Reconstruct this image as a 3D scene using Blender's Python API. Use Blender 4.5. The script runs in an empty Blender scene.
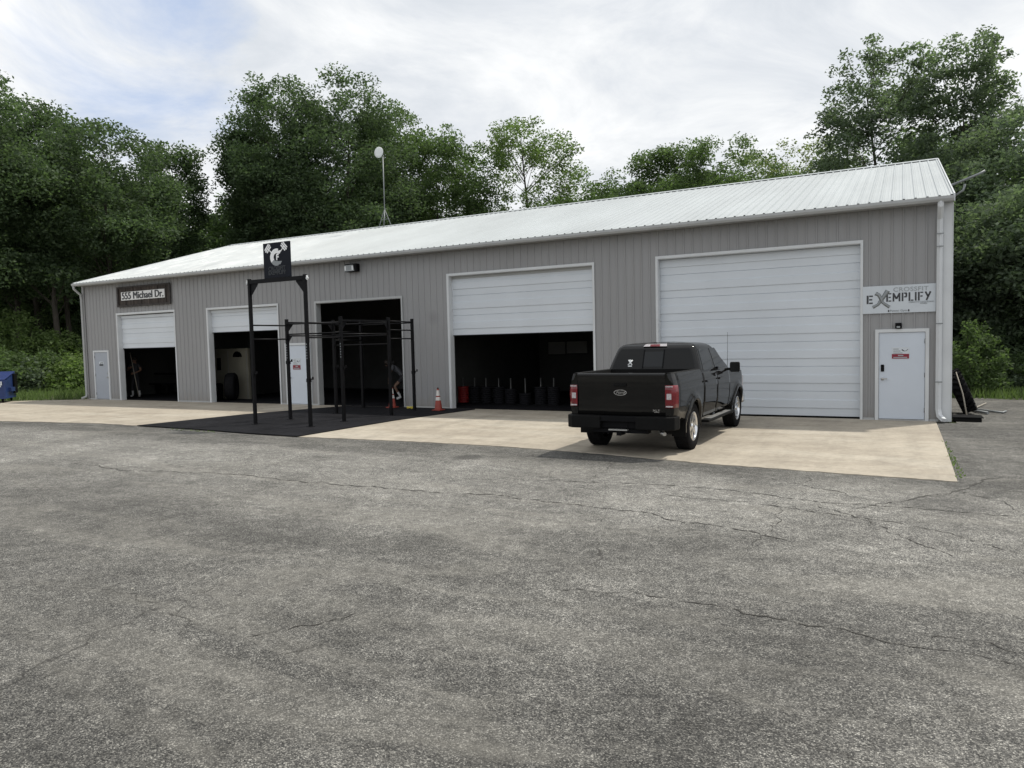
import bpy, bmesh, math, random
import numpy as np
from mathutils import Vector, Matrix
random.seed(7); RNG=np.random.default_rng(7)
PI=math.pi
scene=bpy.context.scene; COL=scene.collection

# ------------------------------------------------------------------ camera
CAM=np.array([-3.5532,-18.8384,1.9922]); FOC=722.226
RT=np.array([0.88074484,0.47299389,-0.02377629]); UPV=np.array([-0.00582172,0.06101355,0.99811996]); FW=np.array([-0.47355532,0.87895058,-0.05649101])
cd=bpy.data.cameras.new('camera'); cam=bpy.data.objects.new('camera',cd); COL.objects.link(cam)
cam.matrix_world=Matrix(((RT[0],UPV[0],-FW[0],CAM[0]),(RT[1],UPV[1],-FW[1],CAM[1]),(RT[2],UPV[2],-FW[2],CAM[2]),(0,0,0,1)))
cd.sensor_width=36; cd.lens=36*FOC/1024; cd.clip_start=.05; cd.clip_end=2000
scene.camera=cam
def ray(px,py): return (px-512)/FOC*RT-(py-384)/FOC*UPV+FW
def gnd(px,py,z=0.):
    d=ray(px,py); t=(z-CAM[2])/d[2]; q=CAM+t*d; return (q[0],q[1])
def ony(px,py,Y):
    d=ray(px,py); t=(Y-CAM[1])/d[1]; return CAM+t*d
def far(px,D,py=350):
    d=ray(px,py); h=math.hypot(d[0],d[1]); q=CAM+d*(D/h); return q

# ------------------------------------------------------------------ materials
def newmat(name):
    m=bpy.data.materials.new(name); m.use_nodes=True; nt=m.node_tree
    for n in list(nt.nodes): nt.nodes.remove(n)
    out=nt.nodes.new('ShaderNodeOutputMaterial'); b=nt.nodes.new('ShaderNodeBsdfPrincipled')
    nt.links.new(b.outputs[0],out.inputs[0]); return m,nt,b,out
def N(nt,t,**k):
    n=nt.nodes.new(t)
    for a,v in k.items():
        if a in n.inputs: n.inputs[a].default_value=v
        else: setattr(n,a,v)
    return n
def ramp(nt,fac,stops):
    r=nt.nodes.new('ShaderNodeValToRGB'); nt.links.new(fac,r.inputs[0]); e=r.color_ramp.elements
    while len(e)>1: e.remove(e[-1])
    for i,(p,c) in enumerate(stops):
        x=e[0] if i==0 else e.new(p)
        x.position=p; x.color=(c[0],c[1],c[2],1) if hasattr(c,'__len__') else (c,c,c,1)
    return r.outputs[0]
def mix(nt,a,b,fac,mode='MIX'):
    n=nt.nodes.new('ShaderNodeMix'); n.data_type='RGBA'; n.blend_type=mode
    for i,v in ((0,fac),(6,a),(7,b)):
        s=n.inputs[i]
        if isinstance(v,bpy.types.NodeSocket): nt.links.new(v,s)
        elif hasattr(v,'__len__'): s.default_value=(v[0],v[1],v[2],1)
        elif i==0: s.default_value=v
        else: s.default_value=(v,v,v,1)
    return n.outputs[2]
def noise(nt,vec,scale,detail=4,rough=.55,dist=0):
    n=nt.nodes.new('ShaderNodeTexNoise'); n.inputs['Scale'].default_value=scale; n.inputs['Detail'].default_value=detail
    n.inputs['Roughness'].default_value=rough; n.inputs['Distortion'].default_value=dist
    if vec is not None: nt.links.new(vec,n.inputs['Vector'])
    return n.outputs['Fac']
def pos(nt,scale=(1,1,1),obj=True):
    t=nt.nodes.new('ShaderNodeTexCoord'); g=nt.nodes.new('ShaderNodeNewGeometry'); m=nt.nodes.new('ShaderNodeMapping')
    m.inputs['Scale'].default_value=scale
    nt.links.new(t.outputs['Object'] if obj else g.outputs['Position'],m.inputs['Vector']); return m.outputs[0]
def bump(nt,b,h,strength=.3,dist=.01):
    n=nt.nodes.new('ShaderNodeBump'); n.inputs['Strength'].default_value=strength; n.inputs['Distance'].default_value=dist
    nt.links.new(h,n.inputs['Height']); nt.links.new(n.outputs[0],b.inputs['Normal'])
def M(name,c,rough=.6,metal=0,var=.12,vs=2.,bm=0,bs=40,coat=0,stretch=(1,1,1),spec=None):
    m,nt,b,out=newmat(name)
    v=pos(nt,stretch); f=noise(nt,v,vs,5)
    c=tuple(c); nt.links.new(ramp(nt,f,[(.3,[x*(1-var) for x in c]),(.7,[min(1,x*(1+var)) for x in c])]),b.inputs['Base Color'])
    f2=noise(nt,v,vs*6,3)
    nt.links.new(ramp(nt,f2,[(.3,max(0,rough-.08)),(.7,min(1,rough+.08))]),b.inputs['Roughness'])
    b.inputs['Metallic'].default_value=metal
    if coat: b.inputs['Coat Weight'].default_value=coat; b.inputs['Coat Roughness'].default_value=.04
    if spec is not None: b.inputs['Specular IOR Level'].default_value=spec
    if bm: bump(nt,b,noise(nt,v,bs,4),bm,.01)
    return m

MT={}
MT['wall']=M('painted_steel_siding',(.288,.288,.292),.5,0,.07,.35,stretch=(1,1,.25))
def add_dirt(m):
    nt=m.node_tree; b=[n for n in nt.nodes if n.type=='BSDF_PRINCIPLED'][0]
    src=b.inputs['Base Color'].links[0].from_socket
    g=nt.nodes.new('ShaderNodeNewGeometry'); s=nt.nodes.new('ShaderNodeSeparateXYZ'); nt.links.new(g.outputs['Position'],s.inputs[0])
    v=pos(nt,(3,3,.4),False); n=noise(nt,v,2.2,6)
    a=nt.nodes.new('ShaderNodeMath'); a.operation='MULTIPLY_ADD'; a.inputs[1].default_value=1.2; nt.links.new(n,a.inputs[0]); nt.links.new(s.outputs['Z'],a.inputs[2])
    f=ramp(nt,a.outputs[0],[(.45,.55),(1.0,0)])
    c=mix(nt,src,(.24,.215,.175),f); 
    v2=pos(nt,(9,9,.35),False); f3=ramp(nt,noise(nt,v2,1.3,5),[(.55,0),(.8,.25)])
    c=mix(nt,c,(.25,.23,.2),f3)
    # a small dark scuff on the siding
    d=nt.nodes.new('ShaderNodeVectorMath'); d.operation='DISTANCE'; d.inputs[1].default_value=(-16.45,0,2.84); nt.links.new(g.outputs['Position'],d.inputs[0])
    c=mix(nt,c,(.2,.2,.2),ramp(nt,d.outputs['Value'],[(.05,.5),(.28,0)]))
    nt.links.new(c,b.inputs['Base Color'])
add_dirt(MT['wall'])
MT['roof']=M('white_metal_roof',(.41,.44,.45),.5,0,.10,.6,stretch=(1,.25,1))
MT['trim']=M('white_trim',(.62,.64,.655),.45,0,.06,1.5)
MT['gutter']=M('pale_gutter',(.40,.41,.41),.45,0,.08,1.2)
MT['gdoor']=M('white_garage_door',(.63,.67,.715),.45,0,.04,.8)
MT['pdoor']=M('white_person_door',(.58,.63,.70),.4,0,.04,1.2)
MT['gdoor_grey']=M('grey_person_door',(.36,.39,.44),.45,0,.05,1.2)
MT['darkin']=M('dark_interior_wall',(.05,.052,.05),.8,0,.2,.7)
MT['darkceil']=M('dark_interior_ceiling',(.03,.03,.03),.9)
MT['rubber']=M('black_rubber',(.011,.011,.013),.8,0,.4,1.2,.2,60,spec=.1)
MT['tyre']=M('tyre_rubber',(.010,.010,.011),.85,0,.2,8,.2,60,spec=.08)
MT['blackmetal']=M('black_powder_coat',(.006,.006,.007),.5,0,.2,6,spec=.13)
MT['peg']=M('dark_steel_peg',(.10,.10,.10),.5,.3,.1,4)
MT['steel']=M('dull_steel',(.45,.45,.44),.4,.8,.15,4)
MT['chrome']=M('chrome',(.75,.75,.76),.12,1,.03,4)
MT['galv']=M('galvanised_pipe',(.24,.255,.26),.5,.4,.15,6)
MT['emblem']=M('emblem_white',(.92,.92,.92),.5,0,.02,2)
MT['whitepl']=M('white_plastic',(.75,.77,.77),.4,0,.05,3)
MT['black']=M('matte_black',(.006,.006,.007),.6,0,.1,4,spec=.1)
MT['letterblack']=M('black_lettering',(.045,.047,.052),.6)
MT['lettergrey']=M('grey_lettering',(.28,.30,.31),.6)
MT['letterlight']=M('pale_grey_lettering',(.33,.355,.375),.6)
MT['letterdim']=M('dim_lettering',(.04,.045,.05),.6)
MT['signwhite']=M('white_sign_board',(.58,.62,.66),.4,0,.04,2)
MT['signnavy']=M('dark_sign_board',(.007,.009,.015),.4,0,.15,2,spec=.12)
MT['red']=M('red_print',(.22,.012,.03),.5)
MT['orange']=M('orange_cone_plastic',(.27,.042,.028),.55,0,.2,9)
MT['reflect']=M('reflective_band',(.65,.63,.60),.4,0,.12,12)
MT['redplate']=M('red_rubber_plate',(.20,.008,.008),.6,0,.15,6)
MT['wood']=M('dark_weathered_wood',(.045,.035,.030),.85,0,.55,5,.4,30,stretch=(1,1,.15))
MT['woodframe']=M('dark_wood_frame',(.040,.034,.032),.8,0,.4,8)
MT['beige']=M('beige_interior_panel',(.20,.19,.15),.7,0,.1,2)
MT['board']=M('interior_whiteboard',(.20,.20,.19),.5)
MT['strip']=M('white_name_strip',(.74,.74,.74),.5,0,.05,2)
MT['blue']=M('blue_painted_steel',(.012,.035,.14),.45,0,.3,3,.1,20)
MT['bluelid']=M('blue_plastic_lid',(.018,.035,.13),.5,0,.2,3)
MT['paint']=M('black_car_paint',(.007,.0068,.0066),.30,.0,.05,.5,coat=.75,spec=.0)
MT['blackplastic']=M('black_textured_plastic',(.006,.006,.006),.6,0,.15,3,spec=.12)
MT['liner']=M('wheel_well_liner',(.006,.006,.006),.9)
MT['glassdark']=M('tinted_glass',(.002,.0025,.003),.03,0,.02,.5,spec=.28)
MT['glasslight']=M('rear_slider_glass',(.006,.008,.010),.05,0,.05,.5,spec=.35)
MT['redlens']=M('red_tail_lens',(.16,.004,.010),.2,0,.25,12,coat=.5)
MT['clearlens']=M('clear_lamp_lens',(.50,.47,.48),.15,0,.2,30,coat=.5)
MT['skin']=M('skin',(.22,.13,.09),.6); MT['shirt']=M('dark_shirt',(.05,.052,.06),.9); MT['pants']=M('dark_shorts',(.03,.03,.035),.9); MT['shoe']=M('white_shoes',(.7,.7,.7),.6); MT['hair']=M('dark_hair',(.02,.014,.01),.6); MT['greyshirt']=M('grey_shirt',(.14,.145,.16),.9)
MT['yellow']=M('yellow_webbing',(.55,.45,.06),.7)
MT['barkpale']=M('stripped_branch',(.36,.33,.28),.8)
MT['bark']=M('tree_bark',(.055,.047,.038),.9,0,.35,3,.6,12,stretch=(1,1,.3))

def leafmat(name,c1,c2,tr=.5):
    m,nt,b,out=newmat(name)
    g=nt.nodes.new('ShaderNodeNewGeometry')
    v=pos(nt,(1,1,1),False); f=noise(nt,v,.35,3)
    col=ramp(nt,g.outputs['Random Per Island'],[(0,c1),(1,c2)])
    col=mix(nt,col,ramp(nt,f,[(.32,.80),(.68,1.5)]),1.,'MULTIPLY')
    nt.links.new(col,b.inputs['Base Color']); b.inputs['Roughness'].default_value=.62; b.inputs['Specular IOR Level'].default_value=.2
    t=nt.nodes.new('ShaderNodeBsdfTranslucent'); nt.links.new(mix(nt,col,(1.1,1.25,.72),1.,'MULTIPLY'),t.inputs[0])
    x=nt.nodes.new('ShaderNodeMixShader'); x.inputs[0].default_value=tr
    nt.links.new(b.outputs[0],x.inputs[1]); nt.links.new(t.outputs[0],x.inputs[2]); nt.links.new(x.outputs[0],out.inputs[0])
    return m
LEAF={'dark':leafmat('dark_green_leaves',(.055,.084,.046),(.105,.145,.080)),
 'mid':leafmat('mid_green_leaves',(.068,.104,.046),(.125,.175,.080)),
 'light':leafmat('fresh_green_leaves',(.085,.13,.044),(.16,.215,.088)),
 'grey':leafmat('grey_green_leaves',(.085,.115,.078),(.150,.190,.130)),
 'yel':leafmat('pale_yellow_green_leaves',(.10,.13,.045),(.20,.23,.10))}

# ------------------------------------------------------------------ object helpers
def wl(o):
    v=Vector((0,0,0))
    while o is not None: v+=o.location; o=o.parent
    return v
def props(o,label=None,cat=None,group=None,kind=None):
    if label: o['label']=label
    if cat: o['category']=cat
    if group: o['group']=group
    if kind: o['kind']=kind
    return o
def thing(name,label,cat,loc=(0,0,0),group=None):
    o=bpy.data.objects.new(name,None); o.empty_display_size=.3; COL.objects.link(o); o.location=loc
    return props(o,label,cat,group)
def link(name,me,mat,parent=None,origin=None):
    o=bpy.data.objects.new(name,me); COL.objects.link(o)
    if mat is not None and not me.materials: me.materials.append(mat)
    if parent is not None: o.parent=parent
    return o
class MB:
    def __init__(s): s.v=[]; s.f=[]; s.sm=[]
    def add(s,vs,fs,smooth=False):
        b=len(s.v); s.v+= [tuple(map(float,q)) for q in vs]; s.f+=[tuple(b+i for i in f) for f in fs]; s.sm+=[smooth]*len(fs); return s
    def box(s,x0,x1,y0,y1,z0,z1):
        return s.add([(x0,y0,z0),(x1,y0,z0),(x1,y1,z0),(x0,y1,z0),(x0,y0,z1),(x1,y0,z1),(x1,y1,z1),(x0,y1,z1)],
              [(0,3,2,1),(4,5,6,7),(0,1,5,4),(1,2,6,5),(2,3,7,6),(3,0,4,7)])
    def obox(s,c,ax,half):
        c=Vector(c); A=[Vector(a).normalized()*h for a,h in zip(ax,half)]
        vs=[c+A[0]*i+A[1]*j+A[2]*k for k in(-1,1) for j in(-1,1) for i in(-1,1)]
        return s.add(vs,[(0,2,3,1),(4,5,7,6),(0,1,5,4),(1,3,7,5),(3,2,6,7),(2,0,4,6)])
    def tube(s,pts,r,n=8,smooth=True,caps=True):
        pts=[Vector(p) for p in pts]; rs=r if hasattr(r,'__len__') else [r]*len(pts)
        prev=None; vs=[]; 
        for i,p in enumerate(pts):
            t=(pts[min(i+1,len(pts)-1)]-pts[max(i-1,0)]).normalized()
            if prev is None:
                a=Vector((0,0,1)) if abs(t.z)<.9 else Vector((1,0,0)); u=t.cross(a).normalized()
            else: u=(prev-t*prev.dot(t)).normalized()
            prev=u; w=t.cross(u)
            vs+=[p+(u*math.cos(2*PI*k/n)+w*math.sin(2*PI*k/n))*rs[i] for k in range(n)]
        fs=[(i*n+k,i*n+(k+1)%n,(i+1)*n+(k+1)%n,(i+1)*n+k) for i in range(len(pts)-1) for k in range(n)]
        s.add(vs,fs,smooth)
        if caps:
            m=len(pts); s.add(vs[:n],[tuple(range(n))[::-1]]); s.add(vs[(m-1)*n:],[tuple(range(n))])
        return s
    def lathe(s,c,prof,axis='z',n=24,smooth=True):
        vs=[];c=Vector(c)
        for r,h in prof:
            for k in range(n):
                a=2*PI*k/n; x,y=r*math.cos(a),r*math.sin(a)
                q={'z':(x,y,h),'x':(h,x,y),'y':(x,h,y)}[axis]; vs.append(c+Vector(q))
        fs=[(i*n+k,i*n+(k+1)%n,(i+1)*n+(k+1)%n,(i+1)*n+k) for i in range(len(prof)-1) for k in range(n)]
        return s.add(vs,fs,smooth)
    def prism(s,poly,axis,a,b):
        # poly 2D list extruded along axis between a and b
        n=len(poly)
        def q(p,t): return {'x':(t,p[0],p[1]),'y':(p[0],t,p[1]),'z':(p[0],p[1],t)}[axis]
        vs=[q(p,a) for p in poly]+[q(p,b) for p in poly]
        return s.add(vs,[tuple(range(n))[::-1],tuple(range(n,2*n))]+[(i,(i+1)%n,n+(i+1)%n,n+i) for i in range(n)])
    def grid(s,P,smooth=True):
        # P[i][j] points
        n,m=len(P),len(P[0]); vs=[q for r in P for q in r]
        return s.add(vs,[(i*m+j,i*m+j+1,(i+1)*m+j+1,(i+1)*m+j) for i in range(n-1) for j in range(m-1)],smooth)
    def build(s,name,mat,parent=None,origin=None,bevel=0,fix=True):
        off=wl(parent) if parent is not None else Vector(origin or (0,0,0))
        me=bpy.data.meshes.new(name); me.from_pydata([(x-off.x,y-off.y,z-off.z) for x,y,z in s.v],[],s.f)
        me.polygons.foreach_set('use_smooth',s.sm)
        if fix:
            bm=bmesh.new(); bm.from_mesh(me); bmesh.ops.remove_doubles(bm,verts=bm.verts,dist=1e-5)
            bmesh.ops.recalc_face_normals(bm,faces=bm.faces); bm.to_mesh(me); bm.free()
        me.update(); o=link(name,me,mat,parent)
        if parent is None: o.location=off
        if bevel:
            b=o.modifiers.new('bevel','BEVEL'); b.width=bevel; b.segments=2; b.limit_method='ANGLE'; b.angle_limit=.6
        return o
def text(name,body,mat,parent,loc,size,bold=0,ext=.002,align='CENTER',sx=1.,shear=0,spacing=1.,face=-1):
    cu=bpy.data.curves.new(name,'FONT'); cu.body=body; cu.size=size; cu.offset=bold; cu.extrude=ext; cu.align_x=align; cu.align_y='CENTER'; cu.shear=shear; cu.space_character=spacing
    t=bpy.data.objects.new(name,cu); COL.objects.link(t)
    dg=bpy.context.evaluated_depsgraph_get(); me=bpy.data.meshes.new_from_object(t.evaluated_get(dg))
    bpy.data.objects.remove(t); me.name=name
    off=wl(parent)
    me.transform(Matrix.Translation(Vector(loc)-off)@Matrix.Rotation(PI/2,4,'X')@Matrix.Diagonal((sx,1,1,1)))
    me.materials.clear(); return link(name,me,mat,parent)

# ------------------------------------------------------------------ ground
def asphalt():
    m,nt,b,out=newmat('weathered_asphalt')
    v=pos(nt,(1,1,1),False); g=nt.nodes.new('ShaderNodeNewGeometry'); s=nt.nodes.new('ShaderNodeSeparateXYZ'); nt.links.new(g.outputs['Position'],s.inputs[0])
    vo=nt.nodes.new('ShaderNodeTexVoronoi'); vo.inputs['Scale'].default_value=135; nt.links.new(v,vo.inputs['Vector'])
    sp=nt.nodes.new('ShaderNodeSeparateColor'); nt.links.new(vo.outputs['Color'],sp.inputs[0])
    stone=ramp(nt,sp.outputs[0],[(0,(.026,.026,.025)),(.35,(.074,.0725,.068)),(.7,(.152,.147,.135)),(.92,(.255,.247,.222)),(1,(.38,.37,.335))])
    # grey binder in the gaps
    gap=ramp(nt,vo.outputs['Distance'],[(.40,0),(.85,.8)])
    stone=mix(nt,stone,(.040,.039,.037),gap)
    # broad bands along the building
    n1=noise(nt,pos(nt,(.16,.6,1),False),1.1,9,.72,.4)
    a=nt.nodes.new('ShaderNodeMath'); a.operation='MULTIPLY_ADD'; a.inputs[1].default_value=2.6; nt.links.new(n1,a.inputs[0]); nt.links.new(s.outputs['Y'],a.inputs[2])
    r=nt.nodes.new('ShaderNodeMapRange'); r.inputs[1].default_value=-18; r.inputs[2].default_value=-4; nt.links.new(a.outputs[0],r.inputs[0])
    band=ramp(nt,r.outputs[0],[(0,.80),(.20,.92),(.34,1.08),(.48,1.24),(.58,1.55),(.68,1.9),(.77,1.7),(.83,.98),(1,.98)])
    col=mix(nt,stone,band,1.,'MULTIPLY')
    n2=noise(nt,v,.55,11,.72,.5); col=mix(nt,col,ramp(nt,n2,[(.30,.62),(.5,1.0),(.68,1.45)]),1.,'MULTIPLY')
    n3=noise(nt,pos(nt,(.5,2.2,1),False),1.7,10,.75,.5); col=mix(nt,col,ramp(nt,n3,[(.42,.92),(.6,1.05),(.75,1.3)]),1.,'MULTIPLY')
    n5=noise(nt,v,5.5,8,.75,.2); col=mix(nt,col,ramp(nt,n5,[(.32,.70),(.5,1),(.68,1.36)]),1.,'MULTIPLY')
    # dusty pale film
    n4=noise(nt,pos(nt,(.35,1.3,1),False),.9,11,.75,.6); col=mix(nt,col,(.28,.267,.235),ramp(nt,n4,[(.48,0),(.70,.45)]))
    vp=nt.nodes.new('ShaderNodeTexVoronoi'); vp.inputs['Scale'].default_value=2.2; nt.links.new(v,vp.inputs['Vector'])
    col=mix(nt,col,(.42,.40,.34),ramp(nt,vp.outputs['Distance'],[(.018,.8),(.030,0)]))
    vq=nt.nodes.new('ShaderNodeTexVoronoi'); vq.inputs['Scale'].default_value=22; nt.links.new(v,vq.inputs['Vector'])
    sq_=nt.nodes.new('ShaderNodeSeparateColor'); nt.links.new(vq.outputs['Color'],sq_.inputs[0]); col=mix(nt,col,ramp(nt,sq_.outputs[1],[(0,.86),(.5,1.),(1,1.16)]),1.,'MULTIPLY')
    # fine cracks from distorted voronoi edges
    nv=nt.nodes.new('ShaderNodeTexNoise'); nv.inputs['Scale'].default_value=2.2; nv.inputs['Detail'].default_value=5; nt.links.new(v,nv.inputs['Vector'])
    av=nt.nodes.new('ShaderNodeVectorMath'); av.operation='MULTIPLY_ADD'; av.inputs[1].default_value=(.55,.55,.55); nt.links.new(nv.outputs['Color'],av.inputs[0]); nt.links.new(v,av.inputs[2])
    vc=nt.nodes.new('ShaderNodeTexVoronoi'); vc.feature='DISTANCE_TO_EDGE'; vc.inputs['Scale'].default_value=.55; nt.links.new(av.outputs[0],vc.inputs['Vector'])
    ck=ramp(nt,vc.outputs['Distance'],[(.0015,1),(.006,0)]); ckm=ramp(nt,noise(nt,v,.35,3),[(.52,0),(.60,.75)])
    mm=nt.nodes.new('ShaderNodeMath'); mm.operation='MULTIPLY'; nt.links.new(ck,mm.inputs[0]); nt.links.new(ckm,mm.inputs[1])
    col=mix(nt,col,(.022,.02,.018),mm.outputs[0])
    # one oily stain
    for (cx,cy,rr,st) in ((-10.3,-8.0,.36,.6),(-3.1,-9.2,.6,.45)):
        d=nt.nodes.new('ShaderNodeVectorMath'); d.operation='DISTANCE'; d.inputs[1].default_value=(cx,cy,0); nt.links.new(g.outputs['Position'],d.inputs[0])
        col=mix(nt,col,(.035,.034,.033),ramp(nt,d.outputs['Value'],[(rr*.5,st),(rr,0)]))
    nt.links.new(col,b.inputs['Base Color']); b.inputs['Roughness'].default_value=.88; b.inputs['Specular IOR Level'].default_value=.3
    bump(nt,b,vo.outputs['Distance'],.55,-.006)
    return m
def concrete():
    m,nt,b,out=newmat('tan_concrete')
    v=pos(nt,(1,1,1),False); n=noise(nt,pos(nt,(.25,1,1),False),.9,6,.6,.3)
    c=ramp(nt,n,[(.28,(.31,.27,.215)),(.5,(.385,.34,.272)),(.72,(.45,.41,.34))])
    n2=noise(nt,v,9,5); c=mix(nt,c,ramp(nt,n2,[(.3,.9),(.7,1.08)]),1.,'MULTIPLY')
    n3=noise(nt,pos(nt,(.3,.9,1),False),1.4,6,.65,.8); c=mix(nt,c,(.27,.23,.18),ramp(nt,n3,[(.50,0),(.70,.55)]))
    n6=noise(nt,pos(nt,(1,.18,1),False),1.6,8,.7,.2); c=mix(nt,c,ramp(nt,n6,[(.35,.86),(.5,1.0),(.68,1.10)]),1.,'MULTIPLY'); n7=noise(nt,v,2.3,9,.75,.1); c=mix(nt,c,ramp(nt,n7,[(.33,.84),(.5,1.02),(.66,1.12)]),1.,'MULTIPLY')
    n4=noise(nt,v,60,3); c=mix(nt,c,ramp(nt,n4,[(.3,.93),(.7,1.05)]),1.,'MULTIPLY')
    g=nt.nodes.new('ShaderNodeNewGeometry'); s=nt.nodes.new('ShaderNodeSeparateXYZ'); nt.links.new(g.outputs['Position'],s.inputs[0])
    # saw cut joint
    for ax,per,of in ():
        a=nt.nodes.new('ShaderNodeMath'); a.operation='PINGPONG'; a.inputs[1].default_value=per/2
        o_=nt.nodes.new('ShaderNodeMath'); o_.operation='ADD'; o_.inputs[1].default_value=of; nt.links.new(s.outputs[ax],o_.inputs[0]); nt.links.new(o_.outputs[0],a.inputs[0])
        c=mix(nt,c,(.2,.175,.14),ramp(nt,a.outputs[0],[(.006,.7),(.012,0)]))
    nt.links.new(c,b.inputs['Base Color']); b.inputs['Roughness'].default_value=.85; bump(nt,b,n4,.15,.004)
    return m
def soil():
    m,nt,b,out=newmat('forest_soil'); v=pos(nt,(1,1,1),False)
    nt.links.new(ramp(nt,noise(nt,v,.8,6),[(.35,(.035,.04,.018)),(.6,(.06,.075,.028)),(.75,(.09,.08,.05))]),b.inputs['Base Color']); b.inputs['Roughness'].default_value=.95; bump(nt,b,noise(nt,v,6,5),.8,.05); return m
def sheet(name,poly,z,mat,kind='structure'):
    me=bpy.data.meshes.new(name); me.from_pydata([(x,y,z) for x,y in poly],[],[tuple(range(len(poly)))]); o=link(name,me,mat); o['kind']=kind; return o
sheet('ground',[(-600,-600),(600,-600),(600,600),(-600,600)],-.030,soil())
ASP=asphalt()
sheet('parking_lot',[(-90,-60),(60,-60),(60,6.3),(9,6.8),(1.5,6.9),(-.6,6.6),(-1.4,7.2),(-2.3,6.9),(-2.45,-.2),(-36.,-.7),(-37.4,-1.7),(-45,-4.4),(-90,-12)],-.012,ASP)
# concrete apron with a slightly ragged asphalt edge
fr=[(-2.87,-7.58),(-3.55,-7.52),(-4.86,-7.43),(-6.38,-7.28),(-8.26,-6.88),(-10.41,-6.68),(-12.78,-6.68),(-15.43,-6.86),(-19.24,-6.58),(-23.63,-6.42),(-27.64,-6.95),(-33,-8.2),(-45,-11.2)]
edge=[]
for (a,b) in zip(fr[:-1],fr[1:]):
    k=int(math.hypot(b[0]-a[0],b[1]-a[1])/.12)
    for i in range(k):
        t=i/k; edge.append((a[0]+(b[0]-a[0])*t,a[1]+(b[1]-a[1])*t+random.uniform(-.022,.022)))
pts=edge+[(-45,-11.2),(-45,-4.0),(-37.6,-1.65),(-34.9,-.3),(-34.9,.1),(-2.84,.1),(-2.84,-3.5)]
apron=MB(); n=len(pts); apron.add([(x,y,.0) for x,y in pts]+[(x,y,-.08) for x,y in pts],[tuple(range(n))]+[(i,(i+1)%n,n+(i+1)%n,n+i) for i in range(n)])
props(apron.build('concrete_apron',concrete(),fix=False),kind='structure')

# asphalt cracks (real thin furrow-dark strips following the crack lines)
def crack_mb(pxs,w=.012,jit=.035):
    P=[Vector((*gnd(*q),-.008)) for q in pxs]; pts=[]
    for a,b in zip(P[:-1],P[1:]):
        k=max(2,int((b-a).length/.05))
        for i in range(k): pts.append(a.lerp(b,i/k))
    L=Vector((0,0,0)); out=[]
    off=0
    for i,p in enumerate(pts):
        off=off*.8+random.gauss(0,jit*.55)
        t=(pts[min(i+1,len(pts)-1)]-pts[max(i-1,0)]); t=Vector((-t.y,t.x,0)).normalized(); ww=w*random.choice((.15,.4,.7,1,1.3,1.8))
        c=p+t*off; out.append((c-t*ww/2,c+t*ww/2))
    return out
mcrk=M('crack_dirt',(.045,.042,.037),.95)
CR=[([(627,590),(724,606),(790,619),(807,625),(848,635),(910,646),(973,652),(997,658),(1024,668),(1060,680)],.016),
([(931,635),(973,637),(1018,650),(1040,655)],.009),
([(512,497),(577,504),(608,507),(641,511),(666,519),(716,525),(753,532),(790,541)],.022),
([(663,494),(739,501),(835,514),(916,526),(967,537),(1024,554)],.016),
([(512,478),(640,483),(735,490),(815,501),(967,511),(1040,518)],.02),
([(71,463),(126,470),(227,473),(303,481),(404,489),(512,497)],.028),
([(253,635),(303,625),(364,610)],.012),([(860,508),(900,500),(968,488),(1000,476)],.018),([(560,588),(600,589),(627,590)],.008),
([(820,505),(870,520),(905,541),(960,556)],.014),([(700,470),(760,476),(830,489),(868,500)],.014),([(780,500),(775,520),(760,545)],.008),([(960,490),(1000,500),(1024,512)],.012)]
for pxs,w in CR:
    o=crack_mb(pxs,w*.8); cm=MB(); cm.grid([list(x) for x in o],False); props(cm.build('asphalt_crack',mcrk,fix=False),kind='structure')

# ------------------------------------------------------------------ building
XL,XR=-34.565,-2.586; HW=4.90; YB=16.11; YR=8.057; ZR=7.476; YE=-.30; ZE=4.985; SL=(ZR-ZE)/(YR-YE)
P=.2286; RX0=-3.0525
bld=thing('metal_building','long grey ribbed steel shop building with a white metal roof and roll-up doors','building',((XL+XR)/2,YB/2,0))
OPEN=[(-32.28,-28.70,0,3.55),(-26.76,-23.12,0,3.53),(-21.29,-17.66,0,3.52),(-15.83,-11.08,0,4.10),(-9.23,-4.38,0,4.12),(-34.0,-33.02,0,2.05),(-22.76,-21.65,0,2.13),(-4.03,-3.03,0,2.06)]
def profile(x0,x1,ref):
    xs=[(x0,0.)]
    k0=int(math.floor((x0-ref)/P))-1; k=k0
    while ref+k*P<x1+P:
        c=ref+k*P
        for dx,dy in ((-.030,0),(-.014,.020),(.014,.020),(.030,0),(P/3-.012,0),(P/3,.004),(P/3+.012,0),(2*P/3-.012,0),(2*P/3,.004),(2*P/3+.012,0)):
            if x0<c+dx<x1: xs.append((c+dx,dy))
        k+=1
    xs.append((x1,0.)); xs.sort(); return xs
def prof_at(pr,x):
    for a,b in zip(pr[:-1],pr[1:]):
        if a[0]<=x<=b[0]: return a[1]+(b[1]-a[1])*(x-a[0])/max(1e-9,b[0]-a[0])
    return 0
w=MB(); pr=profile(XL,XR,RX0); xs=dict(pr)
for o_ in OPEN:
    for e in o_[:2]: xs[e]=prof_at(pr,e)
xs=sorted(xs.items())
for a,b in zip(xs[:-1],xs[1:]):
    mx=(a[0]+b[0])/2; z0=-.02
    for o_ in OPEN:
        if o_[0]<mx<o_[1]: z0=o_[3]
    w.add([(a[0],-a[1],z0),(b[0],-b[1],z0),(b[0],-b[1],HW),(a[0],-a[1],HW)],[(0,1,2,3)])
w.build('front_wall',MT['wall'],bld,fix=False)
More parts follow.
